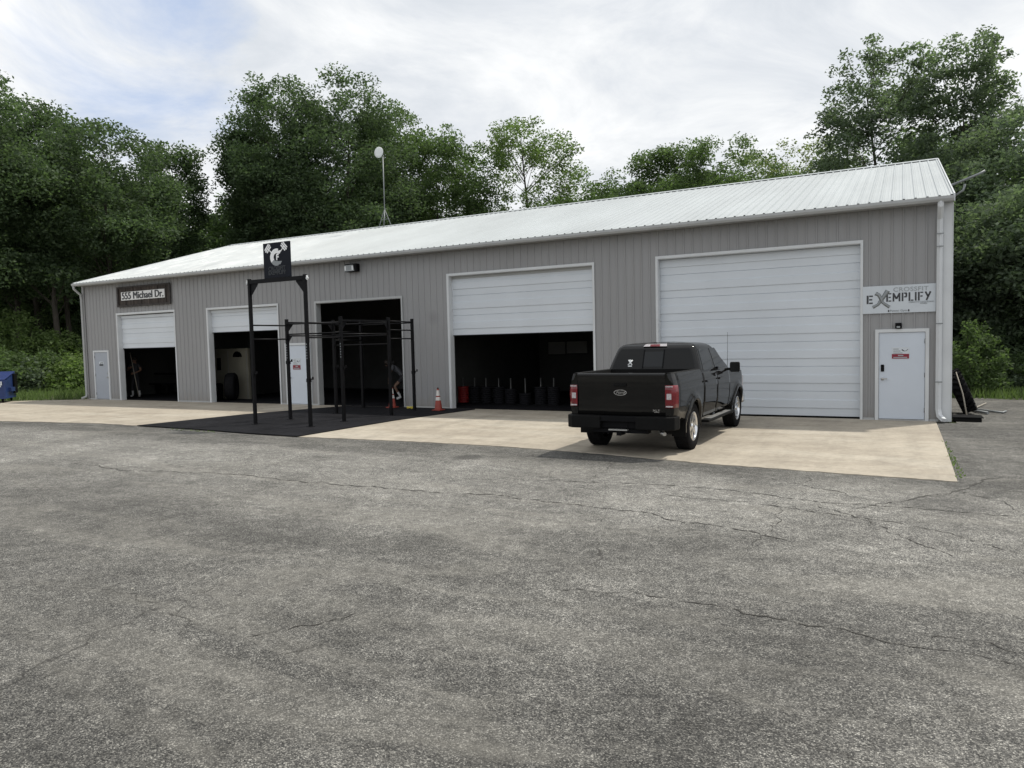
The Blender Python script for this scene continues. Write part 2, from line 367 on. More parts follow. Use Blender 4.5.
def sidewall(X,sgn):
    w=MB(); pr=profile(0,YB,.1)
    for a,b in zip(pr[:-1],pr[1:]):
        za=HW+(min(a[0],YB-a[0]))*SL; zb=HW+(min(b[0],YB-b[0]))*SL
        w.add([(X+sgn*a[1],a[0],-.02),(X+sgn*b[1],b[0],-.02),(X+sgn*b[1],b[0],zb),(X+sgn*a[1],a[0],za)],[(0,1,2,3)])
    w.build('side_wall',MT['wall'],bld,fix=False)
sidewall(XL,-1); sidewall(XR,1)
w=MB(); pr=profile(XL,XR,RX0)
for a,b in zip(pr[:-1],pr[1:]): w.add([(a[0],YB+a[1],-.02),(b[0],YB+b[1],-.02),(b[0],YB+b[1],HW),(a[0],YB+a[1],HW)],[(0,1,2,3)])
w.build('back_wall',MT['wall'],bld,fix=False)
# roof
RXL,RXR=XL-.06,XR+.03
def roofside(y0,z0,y1,z1,name):
    w=MB(); pr=profile(RXL,RXR,RX0); nr=Vector((0,-(z1-z0),(y1-y0))).normalized()
    if nr.z<0: nr=-nr
    for a,b in zip(pr[:-1],pr[1:]):
        q=[Vector((a[0],y0,z0))+nr*(a[1]*1.1),Vector((b[0],y0,z0))+nr*(b[1]*1.1),Vector((b[0],y1,z1))+nr*(b[1]*1.1),Vector((a[0],y1,z1))+nr*(a[1]*1.1)]
        w.add(q,[(0,1,2,3)])
    # underside and eave edge closures
    w.add([(RXL,y0,z0-.03),(RXR,y0,z0-.03),(RXR,y1,z1-.03),(RXL,y1,z1-.03)],[(0,1,2,3)])
    w.add([(RXL,y0,z0-.03),(RXR,y0,z0-.03),(RXR,y0,z0),(RXL,y0,z0)],[(0,1,2,3)])
    r=w.build(name,MT['roof'],bld,fix=False)
    return r
rf=roofside(YE-.07,ZE-.07*SL,YR,ZR,'roof')
# eave fastener heads
s_=MB(); row=[]; x=RX0
while x>XL:
    for dx,h in ((.026,.001),(.022,.026),(-.022,.026),(-.026,.001)):
        row.append(((x+dx,YE-.074,ZE-.034),(x+dx,YE-.074,ZE-.034+h)))
    x-=P
s_.grid([list(r) for r in row],False)
s_.build('eave_closure',MT['black'],rf)
roofside(YB+.37,ZE-.07*SL,YR,ZR,'roof')
c=MB()
c.prism([(YR-.19,ZR-.19*SL+.028),(YR,ZR+.032),(YR+.19,ZR-.19*SL+.028),(YR+.19,ZR-.19*SL+.036),(YR,ZR+.047),(YR-.19,ZR-.19*SL+.036)],'x',RXL-.01,RXR+.01); rc=c.build('ridge_cap',MT['roof'],rf)
for X,sg in ((RXL,-1),(RXR,1)):
    c=MB()
    for y0,z0,y1,z1 in ((YE-.08,ZE-.08*SL,YR,ZR),(YB+.38,ZE-.08*SL,YR,ZR)):
        c.add([(X-.0,y0,z0-.13),(X-.0,y1,z1-.13),(X,y1,z1+.035),(X,y0,z0+.035),(X+sg*.025,y0,z0-.13),(X+sg*.025,y1,z1-.13),(X+sg*.025,y1,z1+.035),(X+sg*.025,y0,z0+.035)],[(0,1,2,3),(4,7,6,5),(0,4,5,1),(1,5,6,2),(2,6,7,3),(3,7,4,0)])
    c.build('rake_trim',MT['trim'],bld)
# soffit, gutter
c=MB(); c.box(RXL,RXR,YE-.0,-.022,4.855,4.868); c.build('soffit',MT['gutter'],bld)
c=MB(); c.prism([(YE-.005,4.845),(YE-.005,4.945),(YE-.012,4.945),(YE-.012,4.855),(YE-.10,4.855),(YE-.125,4.90),(YE-.125,4.955),(YE-.135,4.955),(YE-.135,4.895),(YE-.108,4.843)],'x',RXL-.05,RXR+.0); g_=c.build('gutter',MT['gutter'],bld)
for X in (XL-.03,):
    c=MB(); c.tube([(RXL+.02,YE-.07,4.86),(RXL+.02,YE-.07,4.74),(XL-.03,-.10,4.50),(XL-.03,-.075,4.3),(XL-.03,-.075,.25),(XL-.03,-.09,.12),(XL-.03,-.3,.05)],.052,8); c.build('downspout',MT['gutter'],bld)
c=MB()
c.tube([(-2.80,YE-.07,4.86),(-2.80,YE-.07,4.76),(-2.80,-.12,4.52),(-2.80,-.105,4.3),(-2.80,-.105,.28),(-2.78,-.14,.14),(-2.70,-.32,.06)],.064,4,False); ds=c.build('downspout',MT['trim'],bld,bevel=.01)
for z in (4.18,3.9,2.2,.9):
    c=MB(); c.box(-2.87,-2.73,-.19,-.183,z-.012,z+.012); c.build('strap',MT['galv'],ds)
c=MB(); c.box(XR-.15,XR+.025,-.046,-.022,0,4.86); c.box(XR+.022,XR+.046,-.046,.12,0,4.86); c.build('corner_trim',MT['trim'],bld)
c=MB(); c.box(XL-.025,XL+.10,-.046,-.022,0,4.86); c.box(XL-.046,XL-.022,-.046,.12,0,4.86); c.build('corner_trim',MT['wall'],bld)
# base trim between openings
e=sorted(OPEN); cur=XL+.1
for o_ in e+[(XR-.15,0,0,0)]:
    if o_[0]-.06>cur: c=MB(); c.box(cur,o_[0]-.06,-.038,-.0205,.0,.05); c.build('base_trim',MT['gutter'],bld)
    cur=o_[1]+.06
# door frames and jambs
for i,(a,b,z0,z1) in enumerate(OPEN[:5]):
    c=MB(); t=.07 if i<4 else .06
    c.box(a-t,a,-.034,-.0215,0,z1+.07); c.box(b,b+t*.8,-.034,-.0215,0,z1+.07); c.box(a,b,-.034,-.0215,z1,z1+.07)
    jd=.20
    c.box(a-.02,a+.012,-.0215,jd,0,z1); c.box(b-.012,b+.02,-.0215,jd,0,z1); c.box(a+.012,b-.012,-.0215,jd,z1-.012,z1+.02)
    c.build('door_frame',MT['trim'] if i!=2 else MT['gutter'],bld)
def garage(a,b,zb,zt,sec=.61,y=.165):
    pr=[]; z=zb; pr.append((z,0.0)); z0=zb
    # bottom lip
    while z0<zt:
        for dz,dy in ((.19,0),(.197,-.020),(.388,-.020),(.395,0),(.592,0),(.598,.016),(.605,.016),(.61,0)):
            if z0+dz*sec/.61<zt: pr.append((z0+dz*sec/.61,dy))
        z0+=sec
    pr.append((zt,0)); c=MB(); 
    c.grid([[(a+.014,y+dy,z),(b-.014,y+dy,z)] for z,dy in pr],False)
    c.add([(a+.014,y+.05,zb),(b-.014,y+.05,zb),(b-.014,y+.05,zt),(a+.014,y+.05,zt),(a+.014,y,zb),(b-.014,y,zb)],[(0,1,2,3),(0,1,5,4)])
    d=c.build('garage_door',MT['gdoor'],bld,fix=False)
    s=MB(); s.box(a+.014,b-.014,y-.015,y+.03,zb-.03,zb-.001); s.build('bottom_seal',MT['blackplastic'],d)
    return d
garage(*OPEN[0][:2],2.16,3.40); garage(*OPEN[1][:2],2.67,3.40); garage(*OPEN[3][:2],2.28,4.02); garage(*OPEN[4][:2],.04,4.12)
for i in (0,1):
    a,b=OPEN[i][:2]; c=MB(); c.box(a+.014,b-.014,.12,.165,3.40,3.505); c.build('door_header',MT['gdoor'],bld)
a,b=OPEN[3][:2]; c=MB(); c.box(a+.014,b-.014,.15,.195,4.00,4.085); c.build('door_header',MT['gutter'],bld)
# person doors
def pdoor(a,b,zt,mat,hx,hinge,frame=MT['trim'],knob='lever'):
    f=MB(); f.box(a-.045,a+.03,-.045,.10,0,zt+.045); f.box(b-.03,b+.045,-.045,.10,0,zt+.045); f.box(a+.03,b-.03,-.045,.10,zt-.03,zt+.045); fo=f.build('door_frame',frame,bld)
    d=MB(); d.box(a+.036,b-.036,-.018,.03,.035,zt-.036); do=d.build('person_door',mat,bld,bevel=.004)
    t=MB(); t.box(a+.03,b-.03,-.06,.05,.0,.03); t.build('threshold',MT['steel'],bld)
    h=MB(); h.lathe((hx,0,.96),[(.0,-.035),(.033,-.035),(.033,-.02),(.012,-.02),(.012,-.075),(.0,-.075)],'y',12)
    h.box(hx-.015,hx+.10,-.085,-.07,.95,.975); h.build('handle',MT['steel'],do)
    if knob=='lock':
        k=MB(); k.box(hx-.035,hx+.035,-.045,-.0185,1.13,1.29); k.build('keypad_lock',MT['black'],do,bevel=.01)
    else:
        k=MB(); k.lathe((hx,0,1.12),[(.0,-.03),(.028,-.03),(.028,-.0185)],'y',12); k.build('deadbolt',MT['steel'],do)
    for z in (.25,1.05,1.82):
        q=MB(); q.tube([(hinge,-.028,z-.05),(hinge,-.028,z+.05)],.011,8); q.build('hinge',MT['galv'],do)
    return do
d1=pdoor(-34.0,-33.02,2.05,MT['gdoor_grey'],-33.13,-33.965)
d2=pdoor(-22.76,-21.65,2.13,MT['pdoor'],-22.62,-21.69)
d3=pdoor(-4.03,-3.03,2.06,MT['pdoor'],-3.92,-3.068,knob='lock')
def notice(door,x0,x1,z0,z1,split,y=-.0185,dumb=True):
    c=MB(); c.box(x0,x1,y-.006,y,z0,z1); n=c.build('notice',MT['signwhite'],door)
    c=MB(); c.box(x0+.006,x1-.006,y-.009,y-.0062,z0+.006,z0+(z1-z0)*split); c.build('red_band',MT['red'],n)
    W=x1-x0; Hh=z1-z0
    c=MB(); zz=z1-.15*Hh
    for k,(s,e) in enumerate(((.1,.40),(.1,.5),(.1,.62))):
        c=MB(); c.box(x0+W*s,x0+W*e,y-.008,y-.0062,zz-.045*Hh,zz+.02*Hh); c.build('print_line',MT['lettergrey'],n); zz-=.17*Hh
    c=MB(); c.tube([(x0+W*.58,y-.007,z0+Hh*.80),(x0+W*.64,y-.007,z0+Hh*.72),(x0+W*.72,y-.007,z0+Hh*.66),(x0+W*.80,y-.007,z0+Hh*.68),(x0+W*.92,y-.007,z0+Hh*.80)],[W*.03,W*.035,W*.015,W*.012,W*.02],6); c.build('pictogram',MT['letterblack'],n)
    for a_,b_,c_,d_ in ((.1,.88,.08,.16),(.36,.66,.24,.33)):
        c=MB(); c.box(x0+W*a_,x0+W*b_,y-.0115,y-.0092,z0+Hh*c_,z0+Hh*d_); c.build('print_line',MT['letterlight'],n)
notice(d3,-3.735,-3.375,1.42,1.69,.42)
notice(d2,-22.47,-22.10,1.24,1.64,.40)
c=MB(); c.box(-33.67,-33.38,-.024,-.0185,1.43,1.62); nt_=c.build('notice',MT['signwhite'],d1)
for q_ in ((-33.66,-33.39,1.44,1.52),(-33.60,-33.55,1.54,1.58),(-33.50,-33.44,1.54,1.60)):
    c=MB(); c.box(q_[0],q_[1],-.027,-.0242,q_[2],q_[3]); c.build('print_mark',MT['letterdim'],nt_)
# building interior
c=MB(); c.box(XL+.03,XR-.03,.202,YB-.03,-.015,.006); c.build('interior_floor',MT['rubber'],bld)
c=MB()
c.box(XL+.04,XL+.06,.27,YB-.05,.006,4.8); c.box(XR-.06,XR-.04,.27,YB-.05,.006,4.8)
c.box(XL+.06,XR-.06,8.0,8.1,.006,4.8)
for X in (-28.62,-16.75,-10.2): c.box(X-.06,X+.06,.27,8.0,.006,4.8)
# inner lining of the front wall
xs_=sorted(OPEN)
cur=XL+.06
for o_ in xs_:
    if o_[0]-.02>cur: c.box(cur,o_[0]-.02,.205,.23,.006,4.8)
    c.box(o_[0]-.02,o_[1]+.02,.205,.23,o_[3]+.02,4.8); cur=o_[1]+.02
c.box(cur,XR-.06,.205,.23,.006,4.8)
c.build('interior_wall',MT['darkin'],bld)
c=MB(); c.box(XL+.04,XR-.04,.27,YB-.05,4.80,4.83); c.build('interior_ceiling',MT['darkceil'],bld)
# partition with inner door seen through the second bay
def Xp(px,Y,py=380): return ony(px,py,Y)[0]
def Zp(px,py,Y): return ony(px,py,Y)[2]
Y2=1.6; xa,xb=Xp(214,Y2),Xp(249,Y2); zt=Zp(232,348.6,Y2)
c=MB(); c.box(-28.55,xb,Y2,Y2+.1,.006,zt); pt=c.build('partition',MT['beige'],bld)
c=MB(); c.box(Xp(218,Y2),Xp(221.7,Y2),Y2-.012,Y2-.002,Zp(220,370,Y2),Zp(220,358,Y2)); c.build('window',MT['glassdark'],pt)
cx=(Xp(234,Y2)+Xp(243,Y2))/2; rw=(Xp(243,Y2)-Xp(234,Y2))/2; zz=Zp(238,357,Y2)
c=MB(); c.prism([(cx+rw*math.cos(t),zz+rw*.9*math.sin(t)) for t in np.linspace(0,PI,13)],'y',Y2-.012,Y2-.002); c.build('fanlight',MT['glassdark'],pt)
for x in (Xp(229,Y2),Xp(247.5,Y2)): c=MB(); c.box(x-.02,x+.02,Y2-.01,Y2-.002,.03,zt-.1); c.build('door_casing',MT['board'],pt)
# dark window and bench in the first bay
Y1=6.0
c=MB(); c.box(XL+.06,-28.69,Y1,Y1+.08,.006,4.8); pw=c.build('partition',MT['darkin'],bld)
c=MB(); c.box(Xp(144,Y1),Xp(152,Y1),Y1-.02,Y1-.003,Zp(148,374,Y1),Zp(148,355,Y1)); c.build('window',MT['black'],pw)

# ------------------------------------------------------------------ things on the building
# floodlight
t=thing('wall_light','small black wall floodlight with a glass front high over the third bay','wall light',(-19.58,-.022,4.48))
c=MB(); c.box(-19.79,-19.29,-.20,-.0215,4.47,4.73); c.build('housing',MT['black'],t,bevel=.02)
c=MB(); c.add([(-19.80,-.204,4.49),(-19.38,-.204,4.49),(-19.42,-.204,4.69),(-19.78,-.204,4.69),(-19.80,-.212,4.49),(-19.38,-.212,4.49),(-19.42,-.212,4.69),(-19.78,-.212,4.69)],[(0,1,2,3),(4,5,6,7),(0,1,5,4),(1,2,6,5),(2,3,7,6),(3,0,4,7)]); l=c.build('lens',MT['lettergrey'],t)
for q_ in (-19.75,-19.45): c=MB(); c.box(q_-.03,q_+.03,-.216,-.2125,4.52,4.66); c.build('reflector',MT['whitepl'],l)
t=thing('entry_light','small square black light box on the siding above the right hand door','light',(-3.6,-.022,2.11))
c=MB(); c.box(-3.665,-3.535,-.09,-.0215,2.115,2.245); c.build('housing',MT['black'],t,bevel=.01)
c=MB(); c.box(-3.635,-3.565,-.10,-.0905,2.13,2.17); c.build('lens',MT['lettergrey'],t)
# long white banner
t=thing('banner_sign','long white sign board reading CROSSFIT EXEMPLIFY above the right hand door','sign',(-3.57,-.03,2.48))
c=MB(); c.box(-4.335,-2.865,-.045,-.0215,2.475,3.105); c.build('board',MT['signwhite'],t)
def block(ch,x,z,w,h,mat,par,t=.042,y0=-.0475,y1=-.0455):
    c=MB(); g=.010; X=lambda u:x+w*u; Z=lambda v:z+h*v; q=t/2
    def bx(u0,u1,v0,v1): c.box(u0,u1,y0,y1,v0,v1)
    def dg(a,b_): 
        A=Vector((a[0],0,a[1]));B=Vector((b_[0],0,b_[1])); d=(B-A).normalized(); p=Vector((-d.z,0,d.x))*q
        c.prism([((A+p).x,(A+p).z),((A-p).x,(A-p).z),((B-p).x,(B-p).z),((B+p).x,(B+p).z)],'y',y0-.0006,y1)
    if ch in 'EFPL': bx(x,x+t,z,z+h)
    if ch in 'EF': bx(x+t+g,x+w,z+h-t*.8,z+h); bx(x+t+g,x+w*.9,z+h*.5-t*.4,z+h*.5+t*.4)
    if ch in 'EL': bx(x+t+g,x+w,z,z+t*.8)
    if ch=='I': bx(x,x+t,z,z+h)
    if ch=='M': bx(x,x+t,z,z+h); bx(x+w-t,x+w,z,z+h); dg((x+t*.6,z+h-q),(x+w/2,z+h*.3)); dg((x+w-t*.6,z+h-q),(x+w/2,z+h*.3))
    if ch=='P': bx(x+t+g,x+w-t*.3,z+h-t*.8,z+h); bx(x+t+g,x+w-t*.3,z+h*.42,z+h*.42+t*.8); bx(x+w-t,x+w,z+h*.42+t*.5,z+h-t*.4)
    if ch=='Y': dg((x+q,z+h),(x+w/2,z+h*.45)); dg((x+w-q,z+h),(x+w*.28,z))
    c.build('letter',mat,par)
lx=-4.25
block('E',-4.255,2.70,.13,.195,MT['letterblack'],t)
xx=-3.85
for ch,wd_ in (('E',.104),('M',.158),('P',.112),('L',.10),('I',.036),('F',.104),('Y',.136)):
    block(ch,xx,2.735,wd_,.195,MT['letterblack'],t,t=.036); xx+=wd_+.025
text('lettering_top','CROSSFIT',MT['letterlight'],t,(-3.36,-.049,3.00),.135,.0015,sx=1.12,spacing=1.08)
text('lettering_small','STRENGTH & CONDITIONING',MT['letterlight'],t,(-3.15,-.049,2.705),.045,0,sx=.8)
text('lettering_small','FITNESS',MT['lettergrey'],t,(-3.1,-.049,2.668),.04,0)
text('lettering_foot','Power Gym',MT['lettergrey'],t,(-3.60,-.049,2.525),.06,.0008,sx=1.2)
c=MB(); c.tube([(-4.13,-.047,2.62),(-4.02,-.047,2.68),(-3.90,-.047,2.86),(-3.82,-.047,2.99)],[.035,.03,.045,.05],4); c.tube([(-4.07,-.0475,2.94),(-4.0,-.0475,2.90),(-3.92,-.0475,2.72),(-3.78,-.0475,2.61)],[.045,.04,.03,.035],4)
for q in c.v: pass
c.v=[(x,-.046-.004*(1 if (i%4)<2 else 0)*1.0-.0005*(i//16),z) for i,(x,y,z) in enumerate(c.v)]
c.build('cross_mark',MT['lettergrey'],t,fix=False)
for x in (-3.80,-3.395): c=MB(); c.prism([(x-.014,2.50),(x+.014,2.50),(x+.014,2.535),(x,2.555),(x-.014,2.535)],'y',-.049,-.0455); c.build('arrow_mark',MT['letterblack'],t)
# address board
t=thing('address_sign','dark plank board with a pale strip reading 555 Michael Dr. over the leftmost bay','sign',(-30.46,-.03,3.86))
c=MB()
x=-32.10
i=0
while x<-28.84:
    wd=min(.17,-28.82-x); c.box(x,x+wd-.014,-.05-.006*(i%3),-.0215,3.90,4.63); x+=.17; i+=1
c.build('planks',MT['wood'],t)
c=MB(); 
for z in (3.855,4.615): c.box(-32.14,-28.78,-.085,-.063,z,z+.07)
for x in (-32.14,-28.87): c.box(x,x+.09,-.087,-.0635,3.856,4.684)
c.build('frame',MT['woodframe'],t)
c=MB(); c.box(-31.85,-29.12,-.083,-.0631,4.12,4.46); st=c.build('name_strip',MT['strip'],t)
lt=text('lettering','555 Michael Dr.',MT['letterblack'],st,(-30.485,-.086,4.285),.40,0,sx=.98,spacing=1.03)
bm_=bmesh.new()
for k,(ox,oz) in enumerate(((0,0),(.018,0),(-.018,0),(.009,.006),(-.009,-.006))):
    m_2=lt.data.copy(); m_2.transform(Matrix.Translation((ox,-.0007*k,oz))); bm_.from_mesh(m_2); bpy.data.meshes.remove(m_2)
bm_.to_mesh(lt.data); bm_.free()
# antenna
yA=YR; qx=ony(385,222,yA)
ax0=qx[0]; zb_=ZR+.04
t=thing('roof_antenna','thin mast with a round white dish on a small tripod at the roof ridge','antenna',(ax0,yA,zb_))
ztop=ony(385,156,yA)[2]
c=MB(); c.tube([(ax0,yA,zb_+.35),(ax0,yA,ztop)],.024,8); c.build('mast',MT['galv'],t)
for k in range(3):
    a=k*2*PI/3-PI/2+.5; ex,ey=.36*math.cos(a),.36*math.sin(a); c=MB(); c.tube([(ax0+ex,yA+ey,ZR-abs(ey)*SL+.03),(ax0,yA,zb_+.75)],.018,6); c.build('leg',MT['galv'],t)
c=MB(); c.tube([(ax0-.2,yA,zb_+.3),(ax0+.2,yA,zb_+.3)],.012,6); c.build('brace',MT['galv'],t)
dq=ony(380.5,153,yA); rr=.245
c=MB(); prof=[(0,.12),(rr*.5,.10),(rr*.85,.05),(rr,0),(rr,-.02),(rr*.6,-.03),(0,-.035)]
c.lathe((dq[0],yA-.12,dq[2]),prof,'y',24); c.build('dish',MT['whitepl'],t)
c=MB(); c.box(dq[0],ax0,yA-.04,yA,dq[2]-.03,dq[2]+.03); c.build('dish_arm',MT['galv'],t)
# pipes past the gable corner
a_=ony(950,186,1.0); b_=ony(979,174,1.0)
t=thing('gable_pole','grey pipe arms sticking out past the right roof corner toward the trees','pole',(XR+.05,1.0,4.7))
c=MB(); c.tube([(XR+.06,1.0,a_[2]+.02),(b_[0],1.0,b_[2]),(b_[0]+.12,1.0,b_[2]+.06)],.028,8); c.build('upper_arm',MT['galv'],t)
e_=ony(953,198,1.0); f_=ony(963.5,190,1.0); g2=ony(965,184,1.0)
c=MB(); c.tube([(XR+.055,1.0,e_[2]),(f_[0],1.0,f_[2]),(g2[0],1.0,g2[2])],.024,8); c.build('lower_arm',MT['galv'],t)

# ------------------------------------------------------------------ rubber mat, rig and signs
mp=[gnd(140,426.5),gnd(186,431),gnd(240,435),gnd(295,438),gnd(360,427.5),gnd(420,416.5),gnd(472,408.6),(-15.95,-.09),(-18.6,-.09),(-20.2,-.75)]
mp=[(-21.7,-6.55),(-19.2,-6.64),(-17.3,-6.82),(-15.5,-6.9),(-15.42,-3.4),(-14.95,-.1),(-18.6,-.10),(-20.0,-.10),(-21.2,-3.3)]
c=MB(); n=len(mp); c.prism(mp,'z',.002,.020); props(c.build('rubber_mat',MT['rubber'],None,(-18,-3.4,0)),'large black rubber floor mat under the pull-up rig','mat')
rx0,rx1=-18.52,-16.58; PY=[-5.36,-4.12,-2.42,-.95]
rig=thing('pull_up_rig','black steel pull-up rig of tall posts and crossbars standing on the rubber mat','gym rig',((rx0+rx1)/2,-3.1,.02))
def post(x,y,h):
    c=MB(); c.box(x-.038,x+.038,y-.038,y+.038,.021,h); p=c.build('post',MT['blackmetal'],rig,bevel=.006)
    c=MB(); c.box(x-.075,x+.075,y-.075,y+.075,.0205,.031); c.build('foot_plate',MT['blackmetal'],p)
    return p
H2=2.80
OF={rx0:.15,rx1:.25}
for x in (rx0,rx1):
    post(x,PY[0],3.82)
    post(x,PY[1],H2); post(x+OF[x],PY[2],H2)
post(-18.85,-.62,H2); post(rx1,-.95,H2)
def bar(a,b,r=.019,name='crossbar',sq=False):
    c=MB()
    if sq: 
        A=Vector(a);B=Vector(b); d=(B-A); c.obox((A+B)/2,(d,d.cross(Vector((0,0,1))),(0,0,1)),(d.length/2,r,r*1.3))
    else: c.tube([a,b],r,8)
    return c.build(name,MT['blackmetal'],rig)
bar((rx0,PY[0],3.74),(rx1,PY[0],3.74),.038,sq=True)
for z in (2.25,2.62): 
    bar((rx0,PY[0],z),(rx0,PY[1],z)); bar((rx1,PY[0],z),(rx1,PY[1],z))
for i in (1,):
    for z in (2.66,): 
        bar((rx0,PY[1],z),(rx1,PY[1],z))
    bar((rx0,PY[1],2.38),(rx1,PY[1],2.38))
for z in (2.30,2.05,2.66): bar((rx0+.15,PY[2],z),(rx1+.25,PY[2],z))
for x in (rx0,rx1):
    for z in (2.70,2.34): bar((x,PY[1],z),(x+OF[x],PY[2],z),sq=(z>2.5),r=.02)
    yy=-.62 if x==rx0 else -.95; x2=-18.85 if x==rx0 else rx1
    for z in (2.70,2.45,2.2): bar((x+OF[x],PY[2],z),(x2,yy,z))
bar((-18.85,-.62,2.68),(rx1,-.95,2.68))
bar((rx0,PY[1],2.66),(rx0,PY[1]-.0,2.38),.015)
c=MB(); c.tube([((rx0+rx1)/2-.3,PY[1],2.66),((rx0+rx1)/2-.3,PY[1],2.38)],.015,6); c.build('upright_rung',MT['blackmetal'],rig)
# gussets
for x,s in ((rx0,1),(rx1,-1)):
    c=MB(); c.prism([(x+s*.04,3.70),(x+s*.30,3.70),(x+s*.30,3.66),(x+s*.04,3.36)],'y',PY[0]-.006,PY[0]+.006); c.build('gusset',MT['blackmetal'],rig)
    c=MB(); c.prism([(x+s*.04,2.34),(x+s*.20,2.34),(x+s*.04,2.14)],'y',PY[1]-.006,PY[1]+.006); c.build('gusset',MT['blackmetal'],rig)
    c=MB(); c.prism([(PY[1]+.04,2.66),(PY[1]+.24,2.66),(PY[1]+.04,2.44)],'x',x-.006,x+.006); c.build('gusset',MT['blackmetal'],rig)
    c=MB(); c.prism([(PY[2]-.04,2.66),(PY[2]-.24,2.66),(PY[2]-.04,2.44)],'x',x+OF[x]-.006,x+OF[x]+.006); c.build('gusset',MT['blackmetal'],rig)
# hooks
for x,y,z in ((rx0,PY[0],1.35),(rx1,PY[0],1.20),(rx0,PY[1],1.62),(rx1,PY[1],1.45),(rx1,PY[3],1.2),(rx0+.15,PY[2],1.4),(rx1+.25,PY[2],1.5)):
    c=MB(); c.box(x+.039,x+.14,y-.025,y+.025,z,z+.02); c.box(x+.125,x+.14,y-.025,y+.025,z+.02,z+.07); c.box(x-.046,x+.046,y-.046,y+.046,z-.06,z+.03); c.build('bar_hook',MT['blackmetal'],rig)
# white vertical lettering on some posts
for x,y in ((rx0,PY[1]),(rx1,PY[0]),(rx1,PY[1])):
    for k in range(6): c=MB(); c.box(x-.010,x+.010,y-.0415,y-.0385,1.72+k*.07,1.75+k*.07); c.build('post_marking',MT['letterlight'],rig)
for x,s in ((rx0,-1),(rx1,1)):
    c=MB(); c.box(x+s*.045,x+s*.11,PY[0]-.02,PY[0]+.02,3.71,3.74); c.box(x+s*.07,x+s*.085,PY[0]-.03,PY[0]+.02,3.68,3.79); c.build('white_clamp',MT['whitepl'],rig)
# square sign on the rig
sx0,sx1,sz0,sz1=-18.00,-17.03,3.79,4.80
q1=ony(264,244,PY[0]);q2=ony(292,279,PY[0]); sx0,sx1=q1[0],q2[0]; sz1=q1[2]; sz0=3.79
ys=PY[0]-.02
t=thing('gym_sign','square black sign with a white C F barbell emblem on top of the rig','sign',((sx0+sx1)/2,ys,sz0))
c=MB(); c.box(sx0,sx1,ys-.02,ys+.02,sz0,sz1); c.build('board',MT['signnavy'],t,bevel=.005)
W_=sx1-sx0; H_=sz1-sz0; yl=ys-.023
def SP(u,v): return (sx0+W_*u,sz1-H_*v)
def ringpoly(cu,cv,r0,r1,a0,a1,n=18):
    P_=[]
    for k in range(n+1):
        a=math.radians(a0+(a1-a0)*k/n); x,z=SP(cu,cv); P_.append((x+r1*W_*math.cos(a),z+r1*W_*math.sin(a)))
    for k in range(n,-1,-1):
        a=math.radians(a0+(a1-a0)*k/n); x,z=SP(cu,cv); P_.append((x+r0*W_*math.cos(a),z+r0*W_*math.sin(a)))
    return P_
def arc(mb,cu,cv,r0,r1,a0,a1,n=16):
    pl=ringpoly(cu,cv,r0,r1,a0,a1,n)
    for k in range(n):
        mb.prism([pl[k],pl[k+1],pl[2*n-k],pl[2*n+1-k]],'y',yl-.003,yl+.0025)
e=MB(); arc(e,.50,.42,.105,.235,70,215); e.prism([SP(.52,.245),SP(.69,.235),SP(.63,.33),SP(.54,.33)],'y',yl-.0035,yl+.0025)
e.build('emblem_letter_c',MT['emblem'],t)
e=MB(); arc(e,.50,.42,.105,.235,215,290); e.prism([SP(.55,.54),SP(.70,.54),SP(.64,.63),SP(.57,.63)],'y',yl-.0035,yl+.0025); e.build('emblem_letter_base',MT['lettergrey'],t)
text('emblem_letter_f','F',MT['emblem'],t,(*[SP(.535,.43)[0]],yl,SP(.5,.43)[1]),.20,.008)
for (u0,v0,u1,v1) in ((.37,.33,.20,.17),(.64,.29,.78,.15)):
    e=MB(); A=Vector((SP(u0,v0)[0],yl,SP(u0,v0)[1])); B=Vector((SP(u1,v1)[0],yl,SP(u1,v1)[1])); d=(B-A).normalized(); pz=Vector((-d.z,0,d.x))
    e.obox((A+B)/2,(d,pz,(0,1,0)),((B-A).length/2,.012,.0022))
    for k,hh in ((-.03,.10),(.022,.12),(.07,.10)): e.obox(B+d*k,(d,pz,(0,1,0)),(.018,hh,.0026))
    e.build('emblem_barbell',MT['emblem'],t)
text('lettering','CROSSFIT',MT['letterdim'],t,((sx0+sx1)/2,yl,sz1-H_*.74),.15,.002,sx=.9)
text('lettering','EXEMPLIFY',MT['letterdim'],t,((sx0+sx1)/2,yl,sz1-H_*.86),.14,.003,sx=.9)

# ------------------------------------------------------------------ cones
def cone(x,y,label,z0=.0):
    t=thing('traffic_cone',label,'traffic cone',(x,y,z0),'orange traffic cones by the wall')
    c=MB(); c.box(x-.15,x+.15,y-.15,y+.15,z0+.001,z0+.03); c.build('base',MT['orange'],t,bevel=.012)
    def rr(h): return .118-(.118-.028)*h/.62
    c=MB(); c.lathe((x,y,z0+.035),[(rr(0),0),(rr(.62),.62),(.022,.62),(0,.61)],'z',20); c.build('body',MT['orange'],t)
    for a,b in ((.27,.37),(.41,.575)):
        c=MB(); c.lathe((x,y,z0+.035),[(rr(a)+.003,a),(rr(b)+.003,b)],'z',20); c.build('reflective_band',MT['reflect'],t)
    c=MB(); c.lathe((x,y,z0+.035),[(.026,.62),(.026,.65),(0,.655)],'z',12); c.build('tip',MT['blackmetal'],t)
q=gnd(438.5,411); cone(q[0],q[1],'orange traffic cone with white bands against the siding left of the wide bay',.02)
q=ony(391.5,380,-.35); cone(q[0],-.35,'orange traffic cone half hidden behind a black rig post',.02)
q=gnd(411,409.5)
c=MB(); pts_=[]; 
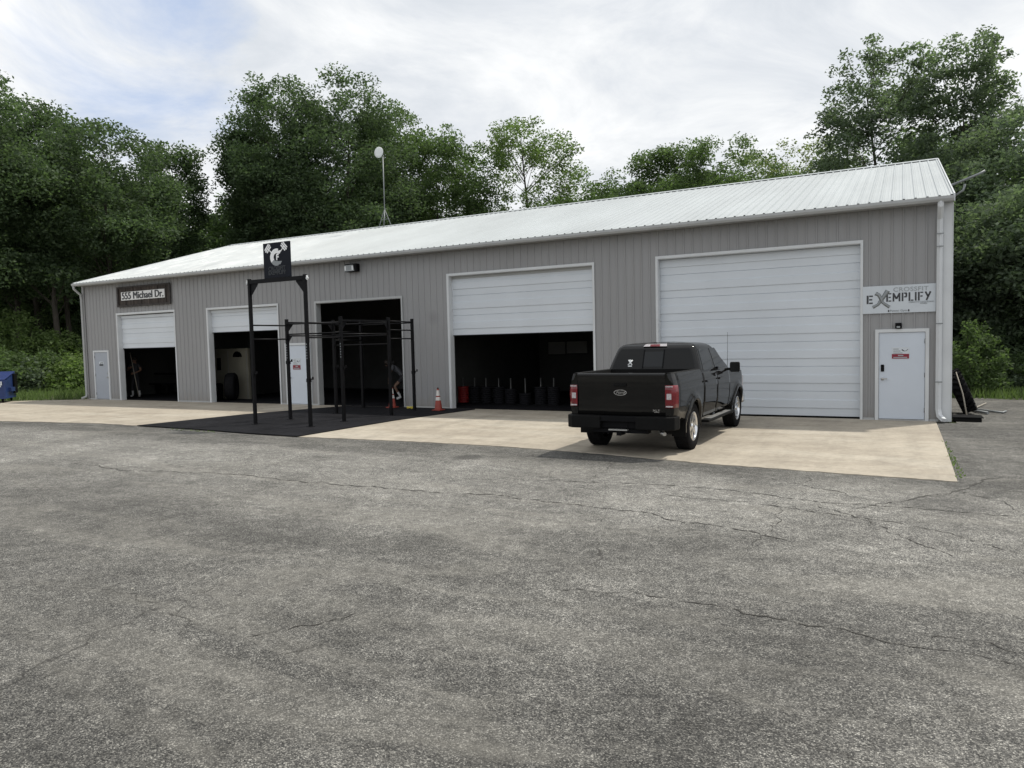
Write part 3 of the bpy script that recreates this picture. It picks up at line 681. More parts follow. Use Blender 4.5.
for k in range(60): a=k*.55; pts_.append((q[0]+.16*math.cos(a)*(.5+.5*math.sin(k*.37)),q[1]+.1*math.sin(a),.035+.05*abs(math.sin(k*.9))))
c.tube(pts_,.012,5); props(c.build('webbing_strap',MT['yellow'],None,(q[0],q[1],.02)),'small yellow webbing strap bunched on the mat at the last rig post','strap')

# ------------------------------------------------------------------ weight plates in the wide bay
stackpx=[463.6,475,486.3,499,511,525.5,541,554]; cnt=[8,8,8,8,7,5,9,9]
YS=1.85
names=['leftmost','second','third','fourth','fifth','sixth','seventh','rightmost']
def copy_tree(o,loc,label=None,group=None):
    c=o.copy(); COL.objects.link(c); c.location=loc
    if label: c['label']=label
    for ch in o.children:
        d=ch.copy(); COL.objects.link(d); d.parent=c
    return c
plate0=None;stand0=None
for i,(px,n_) in enumerate(zip(stackpx,cnt)):
    x=ony(px,395,YS)[0]
    lab=f'upright steel peg of the {names[i]} plate stack inside the wide open bay'
    if stand0 is None:
        stand0=thing('plate_peg',lab,'plate stand',(x,YS,.006),'pegs carrying the plate stacks')
        c=MB(); c.box(x-.22,x+.22,YS-.22,YS+.22,.0065,.03); c.build('base',MT['blackmetal'],stand0)
        c=MB(); c.tube([(x,YS,.03),(x,YS,.86)],.022,10); c.build('peg',MT['peg'],stand0)
    else: copy_tree(stand0,(x,YS,.006),lab)
    col='red' if i==0 else 'black'
    mat=MT['redplate'] if i==0 else MT['rubber']
    base=None
    z=.032
    for k in range(n_):
        th=.068 if i<6 else .062
        if base is None:
            c=MB(); c.lathe((x,YS,z),[(.026,0),(.19,0),(.205,.01),(.205,th-.014),(.19,th-.004),(.12,th-.004),(.11,th-.014),(.06,th-.014),(.05,th-.004),(.026,th-.004),(.026,0)],'z',28)
            base=c.build('weight_plate',mat,None,(x,YS,z)); o=base
        else:
            o=base.copy(); COL.objects.link(o); o.location=(x,YS,z)
        props(o,(f'red bumper plate stacked on the {names[i]} peg' if i==0 else f'black bumper plate stacked on the {names[i]} peg of the wide bay'),'weight plate','bumper plates on the '+names[i]+' peg')
        z+=th
# boards on the back wall of that bay
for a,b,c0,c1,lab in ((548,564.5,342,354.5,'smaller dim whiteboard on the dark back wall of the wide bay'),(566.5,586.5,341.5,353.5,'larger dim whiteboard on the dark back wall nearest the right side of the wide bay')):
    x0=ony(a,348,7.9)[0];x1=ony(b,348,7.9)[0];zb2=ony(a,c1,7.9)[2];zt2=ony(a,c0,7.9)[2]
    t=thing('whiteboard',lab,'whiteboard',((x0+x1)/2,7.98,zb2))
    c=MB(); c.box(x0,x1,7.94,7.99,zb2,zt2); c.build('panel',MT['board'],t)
    c=MB(); c.box(x0-.03,x1+.03,7.95,7.995,zb2-.03,zb2); c.box(x0-.03,x1+.03,7.95,7.995,zt2,zt2+.03); c.build('frame',MT['blackmetal'],t)
# tyre in second bay
x=ony(231.5,385,1.0)[0]
t=thing('upright_tyre','big dark tyre standing upright inside the second bay','tyre',(x,1.0,.006))
R_=.54; RTY=Matrix.Rotation(math.radians(38),3,'Z')
c=MB(); c.lathe((0,0,0),[(.30,-.17),(.48,-.19),(R_,-.13),(R_,.13),(.48,.19),(.30,.17),(.30,-.17)],'x',36); c.v=[tuple(RTY@Vector(v)+Vector((x,1.0,.006+R_))) for v in c.v]; c.build('casing',MT['tyre'],t)
c=MB(); c.lathe((0,0,0),[(.30,-.10),(.25,-.06),(.08,-.03),(0,-.03)],'x',24); c.v=[tuple(RTY@Vector(v)+Vector((x,1.0,.006+R_))) for v in c.v]; c.build('hub_disc',MT['blackmetal'],t)
x=ony(217,395,1.1)[0]
c=MB(); c.box(x-.2,x+.2,.95,1.25,.0065,.62); c.box(x-.17,x+.17,.97,1.23,.6205,.66); props(c.build('plyo_box',MT['blackplastic'],None,(x,1.7,.006),bevel=.02),'dark box standing at the left jamb inside the second bay','box')
# bench in first bay
t=thing('bench','dark low bench rack inside the leftmost bay','bench',(ony(158,390,3.)[0],3.,.006))
xa,xb=ony(146,390,3.)[0],ony(172,390,3.)[0]
c=MB(); c.box(xa,xb,2.8,3.2,.45,.52); c.build('seat',MT['rubber'],t)
for x_ in (xa+.1,(xa+xb)/2,xb-.1):
    c=MB(); c.box(x_-.03,x_+.03,2.85,3.15,.0065,.45); c.build('leg',MT['blackmetal'],t)
c=MB(); c.box(xa,xb,3.12,3.2,.9,1.0); 
c.build('back_rail',MT['blackmetal'],t)

# ------------------------------------------------------------------ people
def person(label,loc,rot,J,zones,hair=True):
    t=thing('person',label,'person',(0,0,0))
    V=[];E=[];R=[];idx={}
    def add(nm,p,r,par=None):
        idx[nm]=len(V); V.append(p); R.append(r)
        if par: E.append((idx[par],idx[nm]))
    for nm,p,r,par in J: add(nm,p,r,par)
    for s in 'lr':
        h=Vector(V[idx['hand'+s]]); w=Vector(V[idx['wrist'+s]]); d=(h-w).normalized(); side=d.cross(Vector((0,1,0)))
        if side.length<.1: side=Vector((1,0,0))
        side.normalize(); nrm=d.cross(side)
        for k,(o,L) in enumerate(((-.030,.062),(-.010,.075),(.010,.070),(.028,.055))):
            b=h+side*o+d*.02; add(f'f{k}{s}',b,.010,'hand'+s); add(f'g{k}{s}',b+d*L*.5+nrm*.01,.0085,f'f{k}{s}'); add(f'h{k}{s}',b+d*L*.85+nrm*.035,.0075,f'g{k}{s}')
        b=h-side*.042-d*.01; add('t0'+s,b,.011,'hand'+s); add('t1'+s,b-side*.015+d*.035,.009,'t0'+s)
    me=bpy.data.meshes.new('body'); me.from_pydata([tuple(v) for v in V],E,[])
    o=bpy.data.objects.new('body_src',me); COL.objects.link(o)
    sk=o.modifiers.new('s','SKIN'); ss=o.modifiers.new('u','SUBSURF'); ss.levels=2; ss.render_levels=2
    for i,r in enumerate(R):
        d=me.skin_vertices[0].data[i]; rr_=r if hasattr(r,'__len__') else (r,r); d.radius=rr_; d.use_root=(i==0)
    dg=bpy.context.evaluated_depsgraph_get(); m2=bpy.data.meshes.new_from_object(o.evaluated_get(dg)); bpy.data.objects.remove(o)
    m2.name='body'
    for m in ('skin','shirt','pants','shoe','hair','greyshirt'): m2.materials.append(MT[m])
    names_=['skin','shirt','pants','shoe','hair','greyshirt']
    VJ=[(Vector(V[idx[nm]]),z) for nm,z in zones.items()]
    for p in m2.polygons:
        c=p.center; best=min(VJ,key=lambda q:(q[0]-c).length); p.material_index=names_.index(best[1]); p.use_smooth=True
    b=link('body',m2,None,t)
    # face features and hair as children
    hd=Vector(V[idx['head']]); 
    c=MB(); c.lathe((0,0,0),[(0,.125),(.06,.115),(.095,.07),(.108,.01),(.10,-.05)],'z',16); 
    up=(hd-Vector(V[idx['neck']])).normalized(); rotm=Vector((0,0,1)).rotation_difference(up).to_matrix()
    c.v=[tuple(hd+rotm@Vector((x,y+.018,z+.015))) for x,y,z in c.v]; c.build('hair',MT['hair'],t)
    f=rotm@Vector((0,-1,0)); sd=rotm@Vector((1,0,0))
    c=MB()
    c.obox(hd+f*.10-up*.015,(f,sd,up),(.018,.012,.022)); c.build('nose',MT['skin'],t,bevel=.006)
    for s in (-1,1):
        c=MB(); c.obox(hd+f*.088+sd*.033*s+up*.012,(f,sd,up),(.006,.013,.007)); c.build('eye',MT['black'],t,bevel=.002)
        c=MB(); c.obox(hd+sd*.093*s,(f,sd,up),(.018,.008,.028)); c.build('ear',MT['skin'],t,bevel=.006)
    c=MB(); c.obox(hd+f*.084-up*.055,(f,sd,up),(.006,.024,.005)); c.build('mouth',MT['redplate'],t)
    t.location=loc; t.rotation_euler=(0,0,rot); return t
stand=[('pelvis',(0,0,.95),(.15,.105),None),('belly',(0,0,1.10),(.14,.10),'pelvis'),('chest',(0,0,1.32),(.165,.11),'belly'),('upper',(0,0,1.44),(.12,.08),'chest'),('neck',(0,0,1.54),.052,'upper'),('head',(0,-.01,1.66),(.082,.098),'neck'),('crown',(0,-.01,1.73),(.06,.07),'head'),
 ('shl',(-.19,0,1.42),.062,'upper'),('ell',(-.27,-.12,1.20),.043,'shl'),('wristl',(-.08,-.30,1.28),.030,'ell'),('handl',(.0,-.33,1.33),.036,'wristl'),
 ('shr',(.19,0,1.42),.062,'upper'),('elr',(.30,-.08,1.18),.043,'shr'),('wristr',(.14,-.28,1.08),.030,'elr'),('handr',(.06,-.33,1.05),.036,'wristr'),
 ('hipl',(-.10,0,.88),.088,'pelvis'),('kneel',(-.13,-.03,.50),.058,'hipl'),('anklel',(-.15,.02,.09),.042,'kneel'),('toel',(-.17,-.15,.045),.040,'anklel'),
 ('hipr',(.10,0,.88),.088,'pelvis'),('kneer',(.13,-.03,.50),.058,'hipr'),('ankler',(.16,.02,.09),.042,'kneer'),('toer',(.19,-.15,.045),.040,'ankler')]
Z1={'pelvis':'pants','belly':'shirt','chest':'shirt','upper':'shirt','neck':'skin','head':'skin','crown':'hair','shl':'shirt','ell':'skin','wristl':'skin','handl':'skin','shr':'shirt','elr':'skin','wristr':'skin','handr':'skin','hipl':'pants','kneel':'pants','anklel':'shoe','toel':'shoe','hipr':'pants','kneer':'pants','ankler':'shoe','toer':'shoe'}
YP=1.3; px_=ony(135.5,380,YP)[0]
person('person in dark clothes and white shoes holding a pole inside the leftmost bay',(px_,YP,.008),.5,stand,Z1)
t=thing('push_broom','pale wooden pole held upright by the person in the leftmost bay','pole',(px_+.3,YP-.36,.008))
c=MB(); c.tube([(px_+.62,YP-.30,.04),(px_+.26,YP-.36,1.98)],.017,8); c.build('handle',MT['barkpale'],t)
c=MB(); c.obox((px_+.625,YP-.30,.035),((1,.2,0),(-.2,1,0),(0,0,1)),(.16,.03,.026)); c.build('head',MT['blackplastic'],t)
bend=[('pelvis',(0,.12,.88),(.15,.11),None),('belly',(0,.02,1.0),(.14,.10),'pelvis'),('chest',(0,-.16,1.15),(.165,.11),'belly'),('upper',(0,-.27,1.22),(.12,.08),'chest'),('neck',(0,-.36,1.28),.052,'upper'),('head',(0,-.46,1.36),(.082,.098),'neck'),('crown',(0,-.49,1.43),(.06,.07),'head'),
 ('shl',(-.19,-.26,1.20),.062,'upper'),('ell',(-.26,-.38,.98),.043,'shl'),('wristl',(-.18,-.42,.76),.030,'ell'),('handl',(-.15,-.42,.68),.036,'wristl'),
 ('shr',(.19,-.26,1.20),.062,'upper'),('elr',(.27,-.38,.98),.043,'shr'),('wristr',(.18,-.42,.76),.030,'elr'),('handr',(.15,-.42,.68),.036,'wristr'),
 ('hipl',(-.10,.10,.80),.088,'pelvis'),('kneel',(-.15,-.22,.50),.058,'hipl'),('anklel',(-.15,.0,.09),.042,'kneel'),('toel',(-.17,-.17,.045),.040,'anklel'),
 ('hipr',(.10,.10,.80),.088,'pelvis'),('kneer',(.15,-.22,.50),.058,'hipr'),('ankler',(.16,.0,.09),.042,'kneer'),('toer',(.19,-.17,.045),.040,'ankler')]
Z2={k:('greyshirt' if v=='shirt' else v) for k,v in Z1.items()}; Z2['kneel']='skin'; Z2['kneer']='skin'
x=ony(400.5,380,2.6)[0]
person('person in a grey shirt bending forward in the dark of the third bay',(x,2.6,.008),-.9,bend,Z2)


# ------------------------------------------------------------------ pickup truck (local: rear axle at y=0, nose toward +y)
trk=thing('pickup_truck','black crew cab pickup truck parked facing the wide closed garage door','pickup truck',(0,0,0))
def interp(x,T):
    if x<=T[0][0]: return T[0][1]
    for (a,b),(c,d) in zip(T[:-1],T[1:]):
        if x<=c: return b+(d-b)*(x-a)/(c-a)
    return T[-1][1]
RW=.42; AX=(0.,3.68)
def Wd(y,z):
    w=interp(z,[(.40,.90),(.52,.93),(.66,.955),(.80,.982),(.95,.985),(1.08,.990),(1.16,.984),(1.28,.965),(1.36,.945),(1.42,.925),(1.5,.90)])
    if y<-.9: w-=.05*((-.9-y)/.25)**2
    if y>4.0: w-=.16*((y-4.0)/.62)**2
    for a in AX:
        d=math.hypot(y-a,z-RW); w+=.028*math.exp(-((d-.52)/.075)**2)*(1 if z<1.05 else 0)
    return w
def Zt(y): return interp(y,[(-1.12,1.42),(.60,1.42),(.64,1.365),(2.9,1.355),(3.1,1.33),(3.6,1.30),(4.2,1.25),(4.45,1.19),(4.62,1.08)])
def Zb(y):
    z=interp(y,[(-1.12,.60),(-.6,.56),(.5,.50),(3.2,.50),(4.2,.50),(4.62,.52)])
    for a in AX:
        if abs(y-a)<.485: z=max(z,RW+math.sqrt(.485**2-(y-a)**2))
    return z
ys_=sorted(set([round(v,3) for v in list(np.linspace(-1.12,4.62,70))+[a+.485*math.sin(t) for a in AX for t in np.linspace(-PI/2,PI/2,23)]+[.60,.64]]))
for s in (-1,1):
    c=MB(); Pn=[]
    for y in ys_:
        zb_,zt_=Zb(y),Zt(y); row=[]
        for k in range(13):
            z=zb_+(zt_-zb_)*k/12; row.append((s*Wd(y,z),y,z))
        # inward return at bottom
        row=[(s*(Wd(y,zb_)-.10),y,zb_)]+row
        Pn.append(row)
    c.grid(Pn); c.build('body_side',MT['paint'],trk)
# bed: rails, inner walls, floor
c=MB()
for s in (-1,1):
    c.grid([[(s*Wd(y,1.42),y,1.42),(s*(Wd(y,1.42)-.02),y,1.432),(s*(Wd(y,1.42)-.09),y,1.432),(s*(Wd(y,1.42)-.10),y,1.42),(s*(Wd(y,1.42)-.10),y,.90)] for y in np.linspace(-1.10,.60,14)])
c.box(-.86,.86,-1.06,.60,.86,.90); c.box(-.88,.88,.56,.60,.9,1.43); c.build('bed',MT['blackplastic'],trk)
# hood and cowl
c=MB(); Pn=[]
for y in np.linspace(2.95,4.62,18):
    zt_=Zt(y); w=Wd(y,zt_); Pn.append([(x*w,y,zt_+ (1-abs(x)**3)*.055*(1 if y<4.4 else (4.62-y)/.22)) for x in np.linspace(-1,1,15)])
c.grid(Pn); c.build('hood',MT['paint'],trk)
# front end
c=MB(); Pn=[]
for k,z in enumerate(np.linspace(.52,Zt(4.62),8)):
    w=Wd(4.62,z); Pn.append([(x*w,4.62+.10*(1-x*x),z) for x in np.linspace(-1,1,13)])
c.grid(Pn); fe=c.build('front_fascia',MT['blackplastic'],trk)
c=MB(); c.box(-.60,.60,4.68,4.745,.80,1.10); c.build('grille',MT['chrome'],trk,bevel=.03)
for s in (-1,1):
    c=MB(); c.obox((s*.77,4.60,.98),((1,-s*.35,0),(s*.35,1,0),(0,0,1)),(.13,.07,.13)); c.build('headlight',MT['clearlens'],trk,bevel=.02)
c=MB(); c.box(-.92,.92,4.62,4.80,.46,.70); c.build('front_bumper',MT['chrome'],trk,bevel=.05)
# cab greenhouse
def yr(z): return interp(z,[(1.30,.62),(1.42,.64),(1.80,.80),(1.90,.86),(2.0,.95)])
def yf(z): return interp(z,[(1.28,3.18),(1.40,2.98),(1.80,2.22),(1.88,2.05),(2.0,1.8)])
def gw(z): return interp(z,[(1.30,.945),(1.38,.93),(1.60,.865),(1.80,.795),(1.87,.765),(2.,.70)])
def outline(z,ins,n=8):
    a,b,w=yr(z)+ins,yf(z)-ins,gw(z)-ins; r=.10; o=[]
    for cx_,cy_,a0 in ((w-r,b-r,0),(-w+r,b-r,PI/2),(-w+r,a+r,PI),(w-r,a+r,1.5*PI)):
        for k in range(n):
            t=a0+PI/2*k/(n-1); o.append((cx_+r*math.cos(t),cy_+r*math.sin(t),z))
    return o
lv=[(1.28,0),(1.36,0),(1.45,0),(1.55,0),(1.65,0),(1.75,0),(1.82,0),(1.86,.012),(1.89,.04),(1.91,.09),(1.925,.18),(1.937,.34),(1.942,.60)]
c=MB(); rings=[outline(z,i) for z,i in lv]; m_=len(rings[0])
c.add([q for r in rings for q in r],[(i*m_+k,i*m_+(k+1)%m_,(i+1)*m_+(k+1)%m_,(i+1)*m_+k) for i in range(len(rings)-1) for k in range(m_)]+[tuple(range((len(rings)-1)*m_,len(rings)*m_))],True)
cab=c.build('cab',MT['paint'],trk)
# glass
def rearq(x,z,o=.004): return (x,yr(z)-o,z)
c=MB(); Pn=[]
for z in np.linspace(1.425,1.815,8):
    w=gw(z)-.085-(.02 if z>1.8 else 0); Pn.append([rearq(x*w,z,.006) for x in np.linspace(-1,1,15)])
c.grid(Pn); rg=c.build('rear_window',MT['glassdark'],trk)
c=MB(); Pn=[[rearq(x,z,.010) for x in (-.19,0,.19)] for z in np.linspace(1.47,1.76,5)]; c.grid(Pn); c.build('sliding_pane',MT['glasslight'],rg)
c=MB()
for x in (-.20,.20): c.add([rearq(x-.012,1.44,.013),rearq(x+.012,1.44,.013),rearq(x+.012,1.80,.013),rearq(x-.012,1.80,.013)],[(0,1,2,3)])
c.build('window_divider',MT['black'],rg)
c=MB()
for a,b in (((-.50,1.50),(-.42,1.60)),((-.42,1.50),(-.50,1.60))): c.tube([rearq(a[0],a[1],.013),rearq(b[0],b[1],.013)],.014,5)
c.add([rearq(-.50,1.475,.014),rearq(-.42,1.475,.014),rearq(-.42,1.495,.014),rearq(-.50,1.495,.014)],[(0,1,2,3)])
c.lathe(rearq(-.46,1.585,.014),[(0,-.004),(.026,-.004),(.026,.004),(0,.004)],'y',10)
c.build('window_decal',MT['whitepl'],rg)
for s in (-1,1):
    def sq(y,z,o=.005): return (s*(gw(z)+o),y,z)
    def patch(y0b,y1b,y0t,y1t,z0,z1,nm,par,mat=MT['glassdark']):
        c=MB(); Pn=[]
        for t in np.linspace(0,1,7):
            z=z0+(z1-z0)*t; a=y0b+(y0t-y0b)*t; b=y1b+(y1t-y1b)*t; Pn.append([sq(a+(b-a)*u,z) for u in np.linspace(0,1,7)])
        c.grid(Pn); return c.build(nm,mat,par)
    # doors (slightly proud skins with real gaps between)
    for nm,(ya,yb),win in (('rear_door',(.70,1.70),(.86,1.62,.98,1.62)),('front_door',(1.72,2.84),(1.80,2.72,1.80,2.26))):
        c=MB(); Pn=[]
        yy=np.linspace(ya,yb,15)
        for y in yy:
            zb_=max(.53,Zb(y)+.02); col=[]
            zs=np.linspace(zb_,1.345,12)
            col=[(s*(Wd(y,zs[0])-.006),y,zs[0]-.004)]+[(s*(Wd(y,z)+.010),y,z) for z in zs]+[(s*(Wd(y,1.36)-.01),y,1.356)]
            Pn.append(col)
        first=[(s*(abs(q[0])-.02),q[1]-.004,q[2]) for q in Pn[0]]; last=[(s*(abs(q[0])-.02),q[1]+.004,q[2]) for q in Pn[-1]]
        c.grid([first]+Pn+[last]); dr=c.build(nm,MT['paint'],trk)
        patch(win[0],win[1],win[2],win[3],1.39,1.80,'side_window',dr)
        hy=ya+.10 if nm=='rear_door' else ya+.10
        c=MB(); c.obox((s*(Wd(hy+.05,1.16)+.035),hy+.06,1.19),((1,0,0),(0,1,0),(0,0,1)),(.014,.10,.018)); c.box(*(sorted((s*Wd(hy,1.16),s*(Wd(hy,1.16)+.03)))),hy-.03,hy-.01,1.175,1.205); c.box(*(sorted((s*Wd(hy,1.16),s*(Wd(hy,1.16)+.03)))),hy+.13,hy+.15,1.175,1.205); c.build('handle',MT['paint'],dr,bevel=.005)
    # mirror
    c=MB(); c.obox((s*1.02,2.62,1.34),((1,0,.15),(0,1,0),(-.15,0,1)),(.10,.05,.025)); mr=c.build('mirror',MT['blackplastic'],trk)
    c=MB(); c.obox((s*1.15,2.60,1.385),((1,s*.12,0),(-s*.12,1,0),(0,0,1)),(.10,.06,.105)); mh=c.build('mirror_housing',MT['blackplastic'],mr,bevel=.03)
    c=MB(); c.obox((s*1.15,2.535,1.385),((1,s*.12,0),(-s*.12,1,0),(0,0,1)),(.082,.003,.088)); c.build('mirror_glass',MT['glasslight'],mr)
    # arch flare
    for a in AX:
        c=MB(); Pn=[]
        for t in np.linspace(-.12,PI+.12,30):
            cyy,szz=math.cos(t),math.sin(t); row=[]
            for r,o in ((.475,-.06),(.475,.012),(.487,.022),(.545,.020),(.56,.004)):
                y=a+r*cyy; z=RW+r*szz; row.append((s*(Wd(y,max(.5,z))+o),y,z))
            Pn.append(row)
        c.grid(Pn); c.build('wheel_arch',MT['paint'],trk)
        c=MB(); c.grid([[(s*.60,a+.50*math.cos(t),RW+.50*math.sin(t)),(s*.95,a+.50*math.cos(t),RW+.50*math.sin(t))] for t in np.linspace(-.2,PI+.2,20)]); c.box(*sorted((s*.58,s*.60)),a-.5,a+.5,.3,.95); c.build('wheel_well',MT['liner'],trk)
    # running board
    c=MB(); c.obox((s*.985,1.80,.435),((1,0,0),(0,1,0),(0,0,1)),(.085,1.08,.028)); rb=c.build('running_board',MT['blackplastic'],trk,bevel=.02)
    c=MB(); c.box(*sorted((s*.93,s*1.045)),.95,2.65,.464,.470); c.build('step_pad',MT['steel'],rb)
    # tail light
    c=MB(); Pn=[]
    for z in np.linspace(.845,1.225,6):
        Pn.append([(s*.800,-1.150,z),(s*.87,-1.150,z),(s*(Wd(-1.12,z)+.004),-1.125,z),(s*(Wd(-1.10,z)+.012),-1.06,z),(s*(Wd(-1.0,z)+.010),-1.00,z)])
    c.grid(Pn); 
    c.add([Pn[0][0],Pn[0][1],Pn[0][2],Pn[0][3],Pn[0][4],(s*.80,-1.0,.845)],[(0,1,2,3,4,5)]); c.add([Pn[-1][0],Pn[-1][1],Pn[-1][2],Pn[-1][3],Pn[-1][4],(s*.80,-1.0,1.225)],[(0,1,2,3,4,5)])
    tl=c.build('tail_light',MT['redlens'],trk)
    c=MB(); c.box(*sorted((s*.825,s*.905)),-1.158,-1.1505,.985,1.085); c.build('reverse_lamp',MT['clearlens'],tl,bevel=.004)
    c=MB(); c.box(*sorted((s*.81,s*.93)),-1.156,-1.1505,.858,.882); c.box(*sorted((s*.81,s*.93)),-1.156,-1.1505,1.195,1.212); c.build('lamp_edge',MT['clearlens'],tl)
    # mud flap
    c=MB(); c.box(*sorted((s*.74,s*.99)),-.60,-.585,.30,.62); c.build('mud_flap',MT['blackplastic'],trk)
# wheels
wheel0=None
def wheel(s,a):
    t=MB(); x=s*.84; prof=[(.255,-.125),(.30,-.135),(.40,-.130),(.418,-.105),(.42,0),(.418,.105),(.40,.130),(.30,.135),(.255,.125),(.250,0),(.255,-.125)]
    t.lathe((x,a,RW),prof,'x',40); ty=t.build('wheel',MT['tyre'],trk)
    r=MB(); r.lathe((x,a,RW),[(.25,-.12),(.262,s*.0+.0),(.25,.12)],'x',36)
    r.lathe((x,a,RW),[(.262,s*.128),(.246,s*.132),(.232,s*.105),(.236,-s*.05)],'x',36)
    r.lathe((x,a,RW),[(0,s*.115),(.042,s*.115),(.052,s*.10),(.058,s*.06),(.0,s*.05)],'x',20)
    for k in range(6):
        an=k*PI/3+.3; d=Vector((0,math.cos(an),math.sin(an))); sd=Vector((0,-d.z,d.y)); c0=Vector((x,a,RW))
        q=[c0+d*.04+sd*.030+Vector((s*.10,0,0)),c0+d*.04-sd*.030+Vector((s*.10,0,0)),c0+d*.24-sd*.050+Vector((s*.112,0,0)),c0+d*.24+sd*.050+Vector((s*.112,0,0))]
        r.add(q+[v-Vector((s*.035,0,0)) for v in q],[(0,1,2,3),(4,7,6,5),(0,4,5,1),(1,5,6,2),(2,6,7,3),(3,7,4,0)])
    r.build('rim',MT['chrome'],ty)
    b=MB(); b.lathe((x,a,RW),[(0,s*.02),(.225,s*.02),(.225,-s*.02)],'x',24); b.build('brake_disc',MT['liner'],ty)
    g=MB()
    for k in range(44):
        an=k*2*PI/44; d=Vector((0,math.cos(an),math.sin(an))); sd=Vector((0,-d.z,d.y))
        for xo in (-.082,0,.082): g.obox(Vector((x+xo,a,RW))+d*.4195,(d,sd,(1,0,0)),(.0045,.019,.034))
    g.build('tread',MT['tyre'],ty)
for s in (-1,1):
    for a in AX: wheel(s,a)
# tailgate
c=MB(); Pn=[]
for z,o in ((.70,.02),(.72,.0),(.80,-.003),(1.0,-.004),(1.15,-.005),(1.28,-.007),(1.34,-.016),(1.39,-.028),(1.415,-.026),(1.428,-.010),(1.43,.03),(1.43,.06)):
    Pn.append([(x*.797,-1.128+o+(.006 if abs(x)>.98 else 0),z) for x in (-1,-.985,-.93,-.5,0,.5,.93,.985,1)])
c.grid(Pn); c.build('tailgate_skin',MT['paint'],trk); 
c=MB(); c.box(-.795,.795,-1.09,-1.06,.70,1.425); c.build('tailgate_inner',MT['blackplastic'],trk)
tg=[o for o in trk.children if o.name.startswith('tailgate_skin')][0]; tg.name='tailgate'
# oval badge
c=MB(); n=32
def ell(a,b,y0): return [(a*math.cos(2*PI*k/n),y0-.003,1.095+b*math.sin(2*PI*k/n)) for k in range(n)]
c.add(ell(.118,.051,-1.132)+ell(.118,.051,-1.12),[tuple(range(n))]+[(k,(k+1)%n,n+(k+1)%n,n+k) for k in range(n)]); bd=c.build('oval_badge',MT['chrome'],tg)
c=MB(); c.add(ell(.103,.040,-1.1345)+ell(.103,.040,-1.13),[tuple(range(n))]+[(k,(k+1)%n,n+(k+1)%n,n+k) for k in range(n)]); c.build('badge_field',MT['blackplastic'],bd)
text('badge_lettering','Ford',MT['chrome'],bd,(0,-1.1375,1.095),.076,.001,shear=.35,sx=1.1)
text('trim_lettering','XLT',MT['chrome'],tg,(.64,-1.134,.795),.045,.0005,sx=1.6)
c=MB(); c.box(.60,.69,-1.133,-1.131,.765,.772); c.build('trim_strip',MT['chrome'],tg)
c=MB(); c.box(-.12,.12,-1.16,-1.125,1.205,1.25); c.build('handle',MT['blackplastic'],tg,bevel=.008)
# rear pillars beside the tailgate
for s in (-1,1):
    c=MB(); c.grid([[(s*.80,-1.135,z),(s*.86,-1.138,z),(s*(Wd(-1.12,z)-.0),-1.118,z)] for z in (.62,.75,.84)]); c.grid([[(s*.80,-1.135,z),(s*.86,-1.138,z),(s*(Wd(-1.12,z)-.0),-1.118,z)] for z in (1.23,1.30,1.38,1.425)])
    c.grid([[(s*.80,-1.10,z),(s*(Wd(-1.12,z)-.0),-1.10,z)] for z in (.8,1.3)])
    c.build('rear_corner',MT['paint'],trk)
# rear bumper
for s in (-1,1):
    c=MB(); c.prism([(s*.32,-1.30),(s*.86,-1.28),(s*.97,-1.20),(s*1.0,-1.02),(s*.98,-.92),(s*.93,-1.08),(s*.32,-1.12)],'z',.475,.70); c.build('rear_bumper',MT['blackplastic'],trk,bevel=.018)
c=MB(); c.box(-.335,.335,-1.27,-1.10,.60,.694); c.box(-.335,.335,-1.20,-1.08,.48,.60); c.build('step_pad',MT['black'],trk,bevel=.01)
c=MB(); c.box(-.155,.155,-1.212,-1.2015,.50,.597); c.build('plate_holder',MT['black'],trk)
c=MB(); c.box(-.17,.17,-1.285,-1.205,.452,.474); c.build('hitch_plate',MT['steel'],trk)
c=MB(); c.box(-.5,.5,-1.18,-1.0,.40,.47); c.box(-.04,.04,-1.24,-1.0,.36,.44); c.build('hitch',MT['black'],trk)
c=MB(); c.lathe((0,-.42,.47),[(.12,-.10),(.33,-.10),(.37,-.05),(.37,.05),(.33,.1),(.12,.1),(.12,-.1)],'z',28); c.build('spare_wheel',MT['tyre'],trk)
c=MB(); c.tube([(.50,-.55,.46),(.60,-.85,.44),(.72,-1.12,.42),(.80,-1.20,.41)],.032,12); c.build('exhaust_pipe',MT['steel'],trk)
c=MB(); c.tube([(-.84,0,RW),(.84,0,RW)],.05,10); c.lathe((0,0,RW),[(0,-.16),(.15,-.10),(.17,0),(.15,.10),(0,.16)],'y',16); c.box(-.50,-.38,-1.0,4.4,.50,.62); c.box(.38,.50,-1.0,4.4,.50,.62); c.box(-.75,.75,.5,4.3,.48,.70); c.build('underbody',MT['liner'],trk)
# high brake lamp
c=MB(); c.add([rearq(-.235,1.862,.02),rearq(.235,1.862,.02),rearq(.20,1.905,.01),rearq(-.20,1.905,.01),rearq(-.235,1.862,-.06),rearq(.235,1.862,-.06),rearq(.20,1.912,-.08),rearq(-.20,1.912,-.08)],[(0,1,2,3),(4,5,1,0),(3,2,6,7),(1,5,6,2),(0,3,7,4)]); hl=c.build('high_brake_lamp',MT['clearlens'],trk)
c=MB(); c.add([rearq(-.10,1.864,.024),rearq(.10,1.864,.024),rearq(.095,1.903,.013),rearq(-.095,1.903,.013)],[(0,1,2,3)]); c.build('red_lens',MT['redlens'],hl)
# antenna
c=MB(); c.tube([(.86,3.2,1.30),(.86,3.22,1.60),(.86,3.25,2.12)],[.006,.004,.003],5); c.build('antenna',MT['black'],trk)
